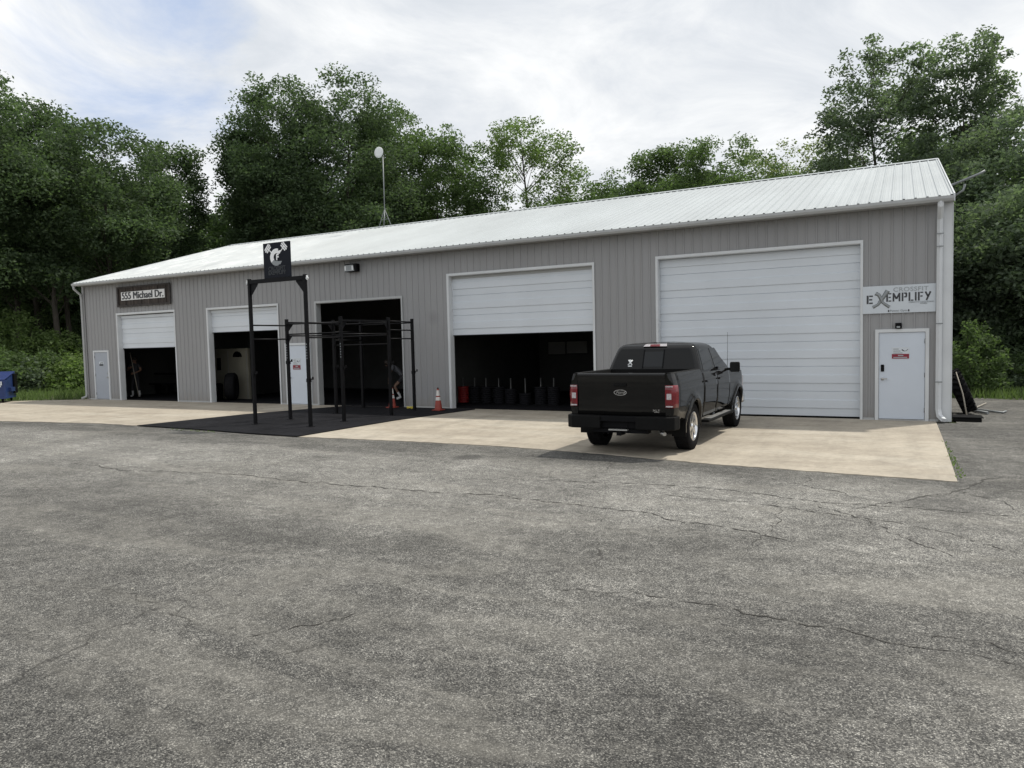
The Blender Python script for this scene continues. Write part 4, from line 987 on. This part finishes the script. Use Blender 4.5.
# windshield
c=MB(); Pn=[]
for z in np.linspace(1.40,1.80,6):
    w=gw(z)-.07; Pn.append([(x*w,yf(z)+.006,z) for x in np.linspace(-1,1,9)])
c.grid(Pn); c.build('windshield',MT['glassdark'],trk)
trk.location=(-7.80,-5.86,0.); trk.rotation_euler=(0,0,-math.radians(.8))

# ------------------------------------------------------------------ dumpster
dx,dy=0.,0.
t=thing('dumpster','blue steel dumpster with white stickers at the left edge of the apron','dumpster',(0,0,0)); dump=t
c=MB(); x0,x1=dx-.95,dx+.95; y0,y1=dy-.65,dy+.75
c.prism([(y0,.17),(y1,.17),(y1,1.22),(y0+.12,.93),(y0-.02,.93)],'x',x0,x1); body=c.build('body',MT['blue'],t)
c=MB()
for x in (x0-.01,dx-.03,x1-.06): c.box(x,x+.07,y0-.05,y0-.021,.19,.93)
c.box(x0-.03,x1+.03,y0-.055,y0-.021,.86,.95); c.box(x0-.03,x1+.03,y0-.045,y0-.001,.17,.23); c.build('rib',MT['blue'],body)
for a,b in ((x0,dx-.01),(dx+.01,x1)):
    c=MB(); c.prism([(y0-.03,.955),(y0-.03,.985),(y1+.02,1.29),(y1+.02,1.245)],'x',a,b); c.build('lid',MT['bluelid'],t,bevel=.012)
c=MB(); c.box(x1+.001,x1+.10,dy-.25,dy+.30,.45,.62); c.build('fork_pocket',MT['blue'],t)
c=MB(); c.box(x1+.004,x1+.07,dy+.35,dy+.78,.35,1.18); c.build('side_panel',MT['black'],t)
for a,b in ((dx+.30,dx+.85),(x0+.25,x0+.80)):
    c=MB(); c.box(a,b,y0-.063,y0-.056,.74,.90) ; c.box(a+.05,b-.05,y0-.030,y0-.022,.66,.735); st=c.build('sticker',MT['signwhite'],t)
    c=MB(); 
    for k in range(5): c.box(a+.05+k*.095,a+.11+k*.095,y0-.066,y0-.0635,.78,.86)
    c.build('sticker_print',MT['letterdim'],st)
for a in (x0+.15,x1-.15):
    for b in (y0+.12,y1-.15):
        c=MB(); c.lathe((a,b,.08),[(0,-.025),(.075,-.025),(.078,0),(.075,.025),(0,.025)],'x',16); cw=c.build('caster_wheel',MT['black'],t)
        c=MB(); c.box(a-.04,a-.028,b-.03,b+.03,.08,.17); c.box(a+.028,a+.04,b-.03,b+.03,.08,.17); c.build('fork',MT['blackmetal'],cw)

dump.location=(-37.72,-2.55,0); dump.rotation_euler=(0,0,math.radians(48))
# ------------------------------------------------------------------ clutter past the right corner
c0=gnd(955,412); ty_x,ty_y=-2.24,2.0
t=thing('tractor_tyre','huge lugged black tractor tyre leaning beside the right corner of the building','tyre',(ty_x,ty_y,0))
Rr=.50; c=MB(); prof=[(.28,-.12),(.42,-.16),(Rr-.03,-.14),(Rr,-.07),(Rr,.07),(Rr-.03,.14),(.42,.16),(.28,.12),(.26,0),(.28,-.12)]
tm=MB(); tm.lathe((0,0,0),prof,'x',40)
for k in range(22):
    an=k*2*PI/22
    for s in (-1,1):
        a2=an+(.14 if s>0 else 0); d=Vector((0,math.cos(a2),math.sin(a2))); sd=Vector((0,-d.z,d.y)); tm.obox(d*(Rr+.02)+Vector((s*.07,0,0)),(d,sd+Vector((s*.5,0,0)),Vector((1,0,0))-sd*s*.5),(.030,.035,.08))
Rm=Matrix.Rotation(math.radians(-22),3,'Y')
zc=max(-(Rm@Vector(v)).z for v in tm.v)
tm.v=[tuple(Rm@Vector(v)+Vector((ty_x,ty_y,zc-.010))) for v in tm.v]; tm.build('casing',MT['tyre'],t)
t=thing('black_tray','low flat black rubber tray on the asphalt at the foot of the tractor tyre','tray',(-2.02,.75,-.01))
c=MB(); c.box(-2.50,-1.95,.15,.72,-.011,.075); c.build('tub',MT['blackplastic'],t,bevel=.02)
c=MB(); c.box(-2.51,-1.92,.13,.74,.0755,.095); c.build('rim',MT['blackmetal'],t)
def pole(lab,pxs,r,mat,z=.02,cat='pole',nm='pole'):
    P_=[]
    for q in pxs:
        g=gnd(q[0],q[1],z if len(q)<3 else q[2]) if len(q)<4 else None; P_.append((g[0],g[1],z if len(q)<3 else q[2]))
    m=MB(); m.tube(P_,r,7); o=m.build(nm,mat,None,P_[0]); props(o,lab,cat); return o
pole('pale grey pipe with bent end lying furthest out on the asphalt',[(974,409),(990,411),(1003,412.5),(1006,411)],.026,MT['galv'],.02,'pipe','pipe')
pole('grey flat metal bar lying beside the black tray',[(966,406),(976,411),(988,413)],.034,MT['galv'],.03,'bar','metal_bar')
pole('pale bare branch rising from the asphalt beside the tractor tyre',[(969,410),(976,407.5),(986,403)],.016,MT['barkpale'],.03,'branch','branch')
q=ony(967,404,1.2); q2=ony(956,372,1.5)
m=MB(); m.tube([(q[0],1.2,.02),((q[0]+q2[0])/2+.03,1.35,(q2[2])/2),(q2[0],1.5,q2[2])],[.018,.015,.012],7); props(m.build('leaning_branch',MT['barkpale'],None,(q[0],1.2,0)),'pale stripped branch leaning against the tractor tyre','branch')

# ------------------------------------------------------------------ vegetation
def leaf_mesh(name,cent,nrm_bias,size,mat,rng,drop=.0):
    n=len(cent)
    d=rng.normal(size=(n,3)); d[:,2]=d[:,2]*.6-.25; d/=np.linalg.norm(d,axis=1)[:,None]
    u=rng.normal(size=(n,3)); u[:,2]+=nrm_bias
    sd=np.cross(d,u); sd/=np.linalg.norm(sd,axis=1)[:,None]+1e-9
    nn=np.cross(sd,d)
    L=size*rng.uniform(.65,1.3,n)[:,None]; Wd_=L*rng.uniform(.42,.62,n)[:,None]
    v=np.stack([cent-d*L*.5,cent+sd*Wd_*.5+nn*L*.06,cent+d*L*.5,cent-sd*Wd_*.5+nn*L*.06],1).reshape(-1,3)
    me=bpy.data.meshes.new(name); me.vertices.add(4*n); me.vertices.foreach_set('co',v.astype(np.float32).ravel())
    me.loops.add(4*n); me.loops.foreach_set('vertex_index',np.arange(4*n,dtype=np.int32))
    me.polygons.add(n); me.polygons.foreach_set('loop_start',np.arange(0,4*n,4,dtype=np.int32)); 
    me.update(calc_edges=True); me.materials.append(mat); return me
def crown_points(W,Hc,base,seed,nclump,nleaf,cr,shape='round',airy=0.,core=.55):
    """clump centres inside an uneven crown W wide, from height base to Hc"""
    rng=np.random.default_rng(seed); rz=(Hc-base)/2; zc=(Hc+base)/2
    lobes=[(0,0,zc-rz*.05,W*.43,rz*.93)]
    nl=14
    for k in range(nl):
        a=rng.uniform(0,2*PI); zz=rng.uniform(-.8,.82); rr=W*.47*math.sqrt(max(0,1-zz*zz*.75))
        lobes.append((rr*math.cos(a)*.8,rr*math.sin(a)*.8,zc+zz*rz*.82,W*rng.uniform(.09,.17),rz*rng.uniform(.12,.26)))
    wts=np.array([l[3]**2*l[4] for l in lobes]); wts=wts**.8; wts/=wts.sum()
    li=rng.choice(len(lobes),nclump,p=wts); C=[]
    for i in li:
        l=lobes[i]; d=rng.normal(size=3); d/=np.linalg.norm(d); r=rng.uniform(core**3,1.0)**(1/3)
        C.append((l[0]+d[0]*r*l[3],l[1]+d[1]*r*l[3],l[2]+d[2]*r*l[4]))
    C=np.array(C); C=C[C[:,2]>base*.6]
    # twiggy outliers
    keep=rng.uniform(size=len(C))>airy*.35; C=C[keep]
    R=cr*rng.uniform(.55,1.35,len(C))
    n=(nleaf*(R/cr)**2).astype(int)+4
    idx=np.repeat(np.arange(len(C)),n); d=rng.normal(size=(len(idx),3)); d/=np.linalg.norm(d,axis=1)[:,None]
    r=rng.uniform(0,1,len(idx))[:,None]**(1/2.2)
    pts=C[idx]+d*r*R[idx][:,None]*np.array([1.1,1.1,.72])
    return C,pts,rng
def limbs_mesh(C,H,base,rng,r0,nb,lean=0.):
    m=MB(); top=base+(H-base)*.72
    tp=[(0,0,-.05),(lean*.2,.05,base*.5),(lean*.5+rng.uniform(-.15,.15),rng.uniform(-.2,.2),base),(lean*.8+rng.uniform(-.3,.3),rng.uniform(-.3,.3),(base+top)/2),(lean+rng.uniform(-.4,.4),rng.uniform(-.4,.4),top)]
    m.tube(tp,[r0*1.25,r0,r0*.8,r0*.5,r0*.14],9)
    def at(z):
        for a,b in zip(tp[:-1],tp[1:]):
            if a[2]<=z<=b[2]:
                t=(z-a[2])/(b[2]-a[2]); return Vector(a).lerp(Vector(b),t)
        return Vector(tp[-1])
    sel=rng.choice(len(C),min(nb,len(C)),replace=False)
    for i in sel:
        e=Vector(C[i]); hd=math.hypot(e.x,e.y); z0=min(top*.98,max(base*.75,e.z-hd*.75-.5)); s=at(z0); md=s.lerp(e,.5)+Vector((rng.uniform(-.3,.3),rng.uniform(-.3,.3),rng.uniform(-.1,.5)))
        k=r0*rng.uniform(.16,.34)*(1-.5*z0/H); m.tube([s,md,e],[k,k*.6,k*.15],5,caps=False)
        for _ in range(2):
            e2=e+Vector(rng.normal(size=3)*.3); m.tube([md,md.lerp(e2,.6)+Vector((0,0,.15)),e2],[k*.45,k*.28,.012],4,caps=False)
    return m
def tree(loc,W,H,base,seed,leaf,nclump,nleaf,cr,ls,label,cat='tree',group=None,name='tree',airy=0.,r0=None,nb=26,core=.5,scale_y=1.):
    t=thing(name,label,cat,loc,group)
    C,pts,rng=crown_points(W,H,base,seed,nclump,nleaf,cr,airy=airy,core=core)
    me=leaf_mesh('crown',pts,.8,ls,LEAF[leaf],rng); link('crown',me,None,t)
    m=limbs_mesh(C,H,base,rng,r0 or W*.022,nb)
    me=bpy.data.meshes.new('trunk'); me.from_pydata(m.v,[],m.f); me.polygons.foreach_set('use_smooth',m.sm); link('trunk',me,MT['bark'],t)
    return t
def spec(px,D,topy,wpx):
    q=far(px,D); d=ray(px,topy); h=math.hypot(d[0],d[1]); zt=CAM[2]+d[2]*D/h
    # pixels per metre across at that spot
    W=wpx*D/FOC*math.hypot(1,(px-512)/FOC*0)
    return (q[0],q[1],-.03),W,zt
G_back='trees closing the view behind the building'
TR=[
 # px, D, top, width px, leaf, base frac, nclump, nleaf, clump r, leaf size, airy, label
 (-25,50,60,120,'dark',.25,420,120,.9,.22,0,'tall dark tree at the far left edge of the photo'),
 (40,58,86,100,'dark',.34,330,120,.9,.24,.3,'tall dark tree rising just right of the dumpster'),
 (112,52,110,120,'dark',.34,400,120,.85,.22,.3,'dark rounded tree behind the left end of the building'),
 (172,60,128,70,'dark',.3,300,120,.9,.24,.2,'dark tree sloping down left of the big central tree'),
 (264,60,98,60,'dark',.15,330,120,.9,.24,.1,'dark side tree joined to the left of the big central tree'),
 (302,58,58,112,'dark',.15,560,130,.95,.23,0,'tall broad dark tree left of the roof antenna'),
 (352,57,55,135,'dark',.15,600,130,.95,.23,0,'tallest dark tree right behind the roof antenna'),
 (398,62,88,100,'mid',.2,380,120,.9,.24,.1,'dark green tree just right of the roof antenna'),
 (440,60,108,95,'mid',.2,330,110,.9,.24,.3,'mid green tree further right of the roof antenna'),
 (478,57,128,70,'mid',.2,200,100,.8,.23,.3,'lower mid green tree between the big trees and the airy pale tree'),
 (532,58,108,98,'light',.42,210,80,.75,.22,.7,'airy pale green tree with open branches above the roof middle'),
 (592,66,152,85,'mid',.2,230,100,.9,.26,.3,'low mid green tree right of the airy pale tree'),
 (648,62,134,85,'mid',.2,260,110,.85,.24,.2,'green tree above the roof left of the rounded tree'),
 (692,62,122,90,'mid',.2,300,110,.85,.24,.2,'rounded green tree above the roof over the wide closed door'),
 (745,66,126,90,'mid',.2,270,105,.85,.25,.3,'green tree between the rounded tree and the tall airy trees'),
 (800,85,130,125,'yel',.3,200,85,1.0,.28,.7,'distant pale yellow green tree peeking over the roof'),
 (872,47,24,100,'grey',.34,480,60,.50,.20,.6,'tall airy grey green tree left of the gable peak'),
 (956,45,14,72,'grey',.30,430,60,.50,.20,.5,'tallest airy grey green tree right of the gable peak'),
 (1030,40,82,130,'grey',.15,560,100,.7,.2,.1,'dense grey green tree at the right edge of the photo'),
 (985,34,190,100,'grey',.10,380,110,.6,.18,0,'lower dark leafy tree right of the building gable'),
 (1065,33,150,120,'grey',.10,330,110,.65,.19,0,'leafy tree just outside the right edge by the lot'),
]
for i,(px,D,ty_,wp,lf,bf,nc,nl,cr,ls,ai,lab) in enumerate(TR):
    loc,W,H=spec(px,D,ty_,wp); tree(loc,W*1.12,H*1.0,H*bf,100+i,lf,nc,nl,cr,ls,lab,airy=ai,core=.35 if ai<.5 else .55,nb=20 if ai<.5 else 34)
# darker back rows made from a few shared trees
protos=[]
def copyt(o,loc,rz,sc,label):
    c=o.copy(); COL.objects.link(c); c.location=loc; c.rotation_euler=(0,0,rz); c.scale=(sc[0],sc[0],sc[1]); c['label']=label
    for ch in o.children:
        d=ch.copy(); COL.objects.link(d); d.parent=c
    return c
BK=[(-70,62,120),(-10,72,130),(30,66,200),(75,74,150),(105,68,175),(150,78,175),(195,72,225),(228,80,205),(275,76,150),(370,78,150),(410,74,190),(560,84,190),(620,80,182),(650,82,170),(705,80,162),(770,86,168),(820,74,178),(850,62,150),(910,60,120),(935,56,200),(1000,52,140),(1045,48,170),(1080,58,110),(1120,50,120),(-120,60,90)]
labs=['background tree of the left wood, seen between the nearer trunks','background tree low behind the roof line','background tree of the right wood, filling gaps between the grey green trees']
for i,(px,D,ty_) in enumerate(BK):
    loc,W,H=spec(px,D,ty_,110); k=0 if px<230 else (1 if px<860 else 2)
    if len(protos)<3:
        t=tree(loc,8.8,15.,1.5,300+i,('dark','dark','mid')[i],330,95,1.05,.33,labs[k],group=G_back,nb=14,core=.3); protos.append(t); t.scale=(W/8.8,W/8.8,H/15.)
    else: copyt(protos[i%3],loc,random.uniform(0,6.2),(W/8.8,H/15.),labs[k])
# slim trunks in the left wood
for i,(px,D,ty_) in enumerate(((58,50,250),(70,56,240),(20,54,250),(40,60,255))):
    loc,W,H=spec(px,D,ty_,40); tree(loc,4.2,H,H*.62,500+i,'dark',40,70,.8,.25,('slim tree trunk standing right of the dumpster','slim tree trunk close to the left wall of the building','slim tree trunk above the dumpster','slim tree trunk deeper in the left wood')[i],nb=10,r0=.17)
# understory shrubs
def shrub(loc,W,H,seed,leaf,n,label,group=None,ls=.16,cr=.38):
    t=thing('shrub',label,'shrub',loc,group); rng=np.random.default_rng(seed)
    a=rng.uniform(0,2*PI,n); rr=np.sqrt(rng.uniform(0,1,n))*W/2; zz=rng.uniform(.05,1,n)*H*np.sqrt(np.clip(1-(rr/(W/2))**2*.7,0,1))
    C=np.stack([rr*np.cos(a),rr*np.sin(a),zz],1)
    idx=np.repeat(np.arange(n),60); d=rng.normal(size=(len(idx),3)); d/=np.linalg.norm(d,axis=1)[:,None]
    pts=C[idx]+d*rng.uniform(0,1,(len(idx),1))**.5*cr; pts=pts[pts[:,2]>.0]
    link('foliage',leaf_mesh('foliage',pts,.8,ls,LEAF[leaf],rng),None,t)
    m=MB()
    for k in range(10):
        e=Vector(C[rng.integers(n)]); m.tube([(rng.uniform(-.1,.1),rng.uniform(-.1,.1),-.03),e*.55+Vector((0,0,.1)),e],[.03,.018,.006],5,caps=False)
    me=bpy.data.meshes.new('stem'); me.from_pydata(m.v,[],m.f); link('stem',me,MT['bark'],t); return t
SH=[(70,45.5,358,46,'light','bright green bush by the left wall of the building'),(48,47,352,34,'mid','green bush between the dumpster and the building'),(28,46,362,34,'grey','pale twiggy bush behind the dumpster on its right'),(8,47,350,50,'mid','bush directly behind the dumpster'),(-20,46,350,60,'mid','bush left of the dumpster outside the frame edge'),(60,49,332,36,'light','taller green bush behind the bright bush'),(24,50,312,44,'light','tall sunlit bush beneath the left wood'),(85,50,340,26,'dark','dark bush hard against the left wall'),(0,58,285,60,'mid','tall bush high above the dumpster'),(50,62,290,80,'dark','deep shaded bush of the left wood')]
for i,(px,D,ty_,wp,lf,lab) in enumerate(SH):
    loc,W,H=spec(px,D,ty_,wp); shrub(loc,W*1.15,H,600+i,lf,int(60+W*H*5),lab,ls=.20,cr=.5)
SR=[(972,27.5,322,46,'mid','tall sumac-like bush beside the right corner of the building'),(962,28.5,345,30,'mid','dark bush behind the tractor tyre'),(1000,29,372,26,'mid','low weed clump at the asphalt edge, left one'),(1020,29,366,26,'grey','low weed clump at the right edge of the photo'),(1010,30.5,358,56,'dark','dark bush behind the weed clumps'),(1045,29.5,350,50,'mid','bush just beyond the right edge'),(985,31.5,330,60,'dark','shaded bush behind the sumac-like bush'),(1040,33,300,90,'dark','big shaded bush at the right wood edge'),(990,35,280,90,'dark','big shaded bush deeper in the right wood')]
for i,(px,D,ty_,wp,lf,lab) in enumerate(SR):
    loc,W,H=spec(px,D,ty_,wp); shrub(loc,W*1.1,H,700+i,lf,int(50+W*H*9),lab,ls=.13 if D<30 else .17,cr=.26 if D<30 else .4)
# grass verges
def grass(name,regions,dens,h,label=None,seed=5):
    rng=np.random.default_rng(seed); V=[];
    for (poly) in regions:
        xs_=[p[0] for p in poly]; ys2=[p[1] for p in poly]
        A=(max(xs_)-min(xs_))*(max(ys2)-min(ys2)); n=int(A*dens)
        P_=np.stack([rng.uniform(min(xs_),max(xs_),n),rng.uniform(min(ys2),max(ys2),n)],1)
        ins=np.zeros(n,bool); j=len(poly)-1
        for i in range(len(poly)):
            xi,yi=poly[i]; xj,yj=poly[j]
            cnd=((yi>P_[:,1])!=(yj>P_[:,1]))&(P_[:,0]<(xj-xi)*(P_[:,1]-yi)/(yj-yi+1e-12)+xi); ins^=cnd; j=i
        V.append(P_[ins])
    P_=np.concatenate(V); n=len(P_); a=rng.uniform(0,2*PI,n); hh=h*rng.uniform(.4,1.3,n); ww=.012+.01*rng.uniform(size=n); lx=rng.normal(size=n)*.35*hh; ly=rng.normal(size=n)*.35*hh
    b=np.stack([P_[:,0],P_[:,1],np.full(n,-.03)],1); dv=np.stack([np.cos(a)*ww,np.sin(a)*ww,np.zeros(n)],1); tp=b+np.stack([lx,ly,hh],1)
    v=np.stack([b-dv,b+dv,tp+dv*.2,tp-dv*.2],1).reshape(-1,3)
    me=bpy.data.meshes.new(name); me.vertices.add(4*n); me.vertices.foreach_set('co',v.astype(np.float32).ravel()); me.loops.add(4*n); me.loops.foreach_set('vertex_index',np.arange(4*n,dtype=np.int32)); me.polygons.add(n); me.polygons.foreach_set('loop_start',np.arange(0,4*n,4,dtype=np.int32)); me.update(calc_edges=True)
    o=link(name,me,LEAF['light']); props(o,label,None,None,'stuff'); o['category']='grass'; return o
grass('grass',[[(-34.8,-.55),(-36.,-.6),(-37.4,-1.6),(-45,-4.3),(-60,-7),(-60,14),(-34.8,14)]],60,.30,'green grass verge between the concrete apron and the left wood')
grass('grass',[[(-2.2,6.95),(-.6,6.7),(1.5,6.95),(9,6.9),(9,16),(-2.4,16)]],110,.28,'weedy grass along the far edge of the asphalt on the right',6)
ce=[(-2.84,-1.1),(-2.80,-1.1),(-2.80,-7.4),(-2.88,-7.4)]
grass('grass',[[(-2.86,-3.3),(-2.82,-3.3),(-2.74,-7.3),(-2.87,-7.3)]],420,.045,'thin weeds in the joint along the right edge of the apron',8)
grass('grass',[[(-20.2,-6.62),(-18.4,-6.74),(-18.0,-6.95),(-20.0,-6.85)]],160,.05,'sparse weeds at the apron edge below the rubber mat',9)

# ------------------------------------------------------------------ sky and sun
SUN=Vector((.33,.42,1.0)).normalized()
el=math.asin(SUN.z); az=math.atan2(SUN.x,SUN.y)
wd=bpy.data.worlds.new('World'); scene.world=wd; wd.use_nodes=True; nt=wd.node_tree
for n in list(nt.nodes): nt.nodes.remove(n)
out=nt.nodes.new('ShaderNodeOutputWorld'); bg=nt.nodes.new('ShaderNodeBackground'); nt.links.new(bg.outputs[0],out.inputs[0])
sky=nt.nodes.new('ShaderNodeTexSky'); sky.sky_type='NISHITA'; sky.sun_disc=False; sky.sun_elevation=el; sky.sun_rotation=az; sky.air_density=1.2; sky.dust_density=1.5
tc=nt.nodes.new('ShaderNodeTexCoord'); sep=nt.nodes.new('ShaderNodeSeparateXYZ'); nt.links.new(tc.outputs['Generated'],sep.inputs[0])
def math_(op,a,b):
    n=nt.nodes.new('ShaderNodeMath'); n.operation=op
    for i,v in enumerate((a,b)):
        if isinstance(v,bpy.types.NodeSocket): nt.links.new(v,n.inputs[i])
        else: n.inputs[i].default_value=v
    return n.outputs[0]
zz=math_('ADD',math_('MAXIMUM',sep.outputs['Z'],0.),.22)
cb=nt.nodes.new('ShaderNodeCombineXYZ'); nt.links.new(math_('DIVIDE',sep.outputs['X'],zz),cb.inputs[0]); nt.links.new(math_('DIVIDE',sep.outputs['Y'],zz),cb.inputs[1])
mp_=nt.nodes.new('ShaderNodeMapping'); nt.links.new(cb.outputs[0],mp_.inputs[0]); mp_.inputs['Location'].default_value=(3.3,1.2,0); mp_.inputs['Scale'].default_value=(1,1.0,1); mp_.inputs['Rotation'].default_value=(0,0,.5)
cov=noise(nt,mp_.outputs[0],1.3,9,.62,.5); shd=noise(nt,mp_.outputs[0],1.9,10,.62,.6)
ccol=ramp(nt,shd,[(.32,(5.9,6.3,6.8)),(.45,(6.9,7.2,7.6)),(.55,(7.9,8.1,8.3)),(.66,(9.0,9.1,9.2))])
# a blue opening toward the upper left
dn=nt.nodes.new('ShaderNodeVectorMath'); dn.operation='DOT_PRODUCT'; nt.links.new(tc.outputs['Generated'],dn.inputs[0])
bl=ray(125,35); bl/=np.linalg.norm(bl); dn.inputs[1].default_value=tuple(bl)
near=ramp(nt,dn.outputs['Value'],[(.975,0),(.996,.40)])
cf=math_('SUBTRACT',math_('ADD',cov,.26),near)
cfm=ramp(nt,cf,[(.30,0.15),(.50,1)])
bl2=mix(nt,sky.outputs[0],(4.6,5.7,8.0),.75)
fin=mix(nt,bl2,ccol,cfm)
nt.links.new(fin,bg.inputs[0]); bg.inputs[1].default_value=.106
ld=bpy.data.lights.new('sun','SUN'); ld.energy=2.9; ld.angle=math.radians(1.6); ld.color=(1,.95,.86); lo=bpy.data.objects.new('sun',ld); COL.objects.link(lo)
lo.rotation_euler=(-SUN).to_track_quat('-Z','Y').to_euler(); lo.location=(0,0,40)
scene.view_settings.view_transform='Standard'; scene.view_settings.look='None'; scene.view_settings.exposure=.12; scene.view_settings.gamma=1; scene.view_settings.use_curve_mapping=False
scene.render.engine='CYCLES'
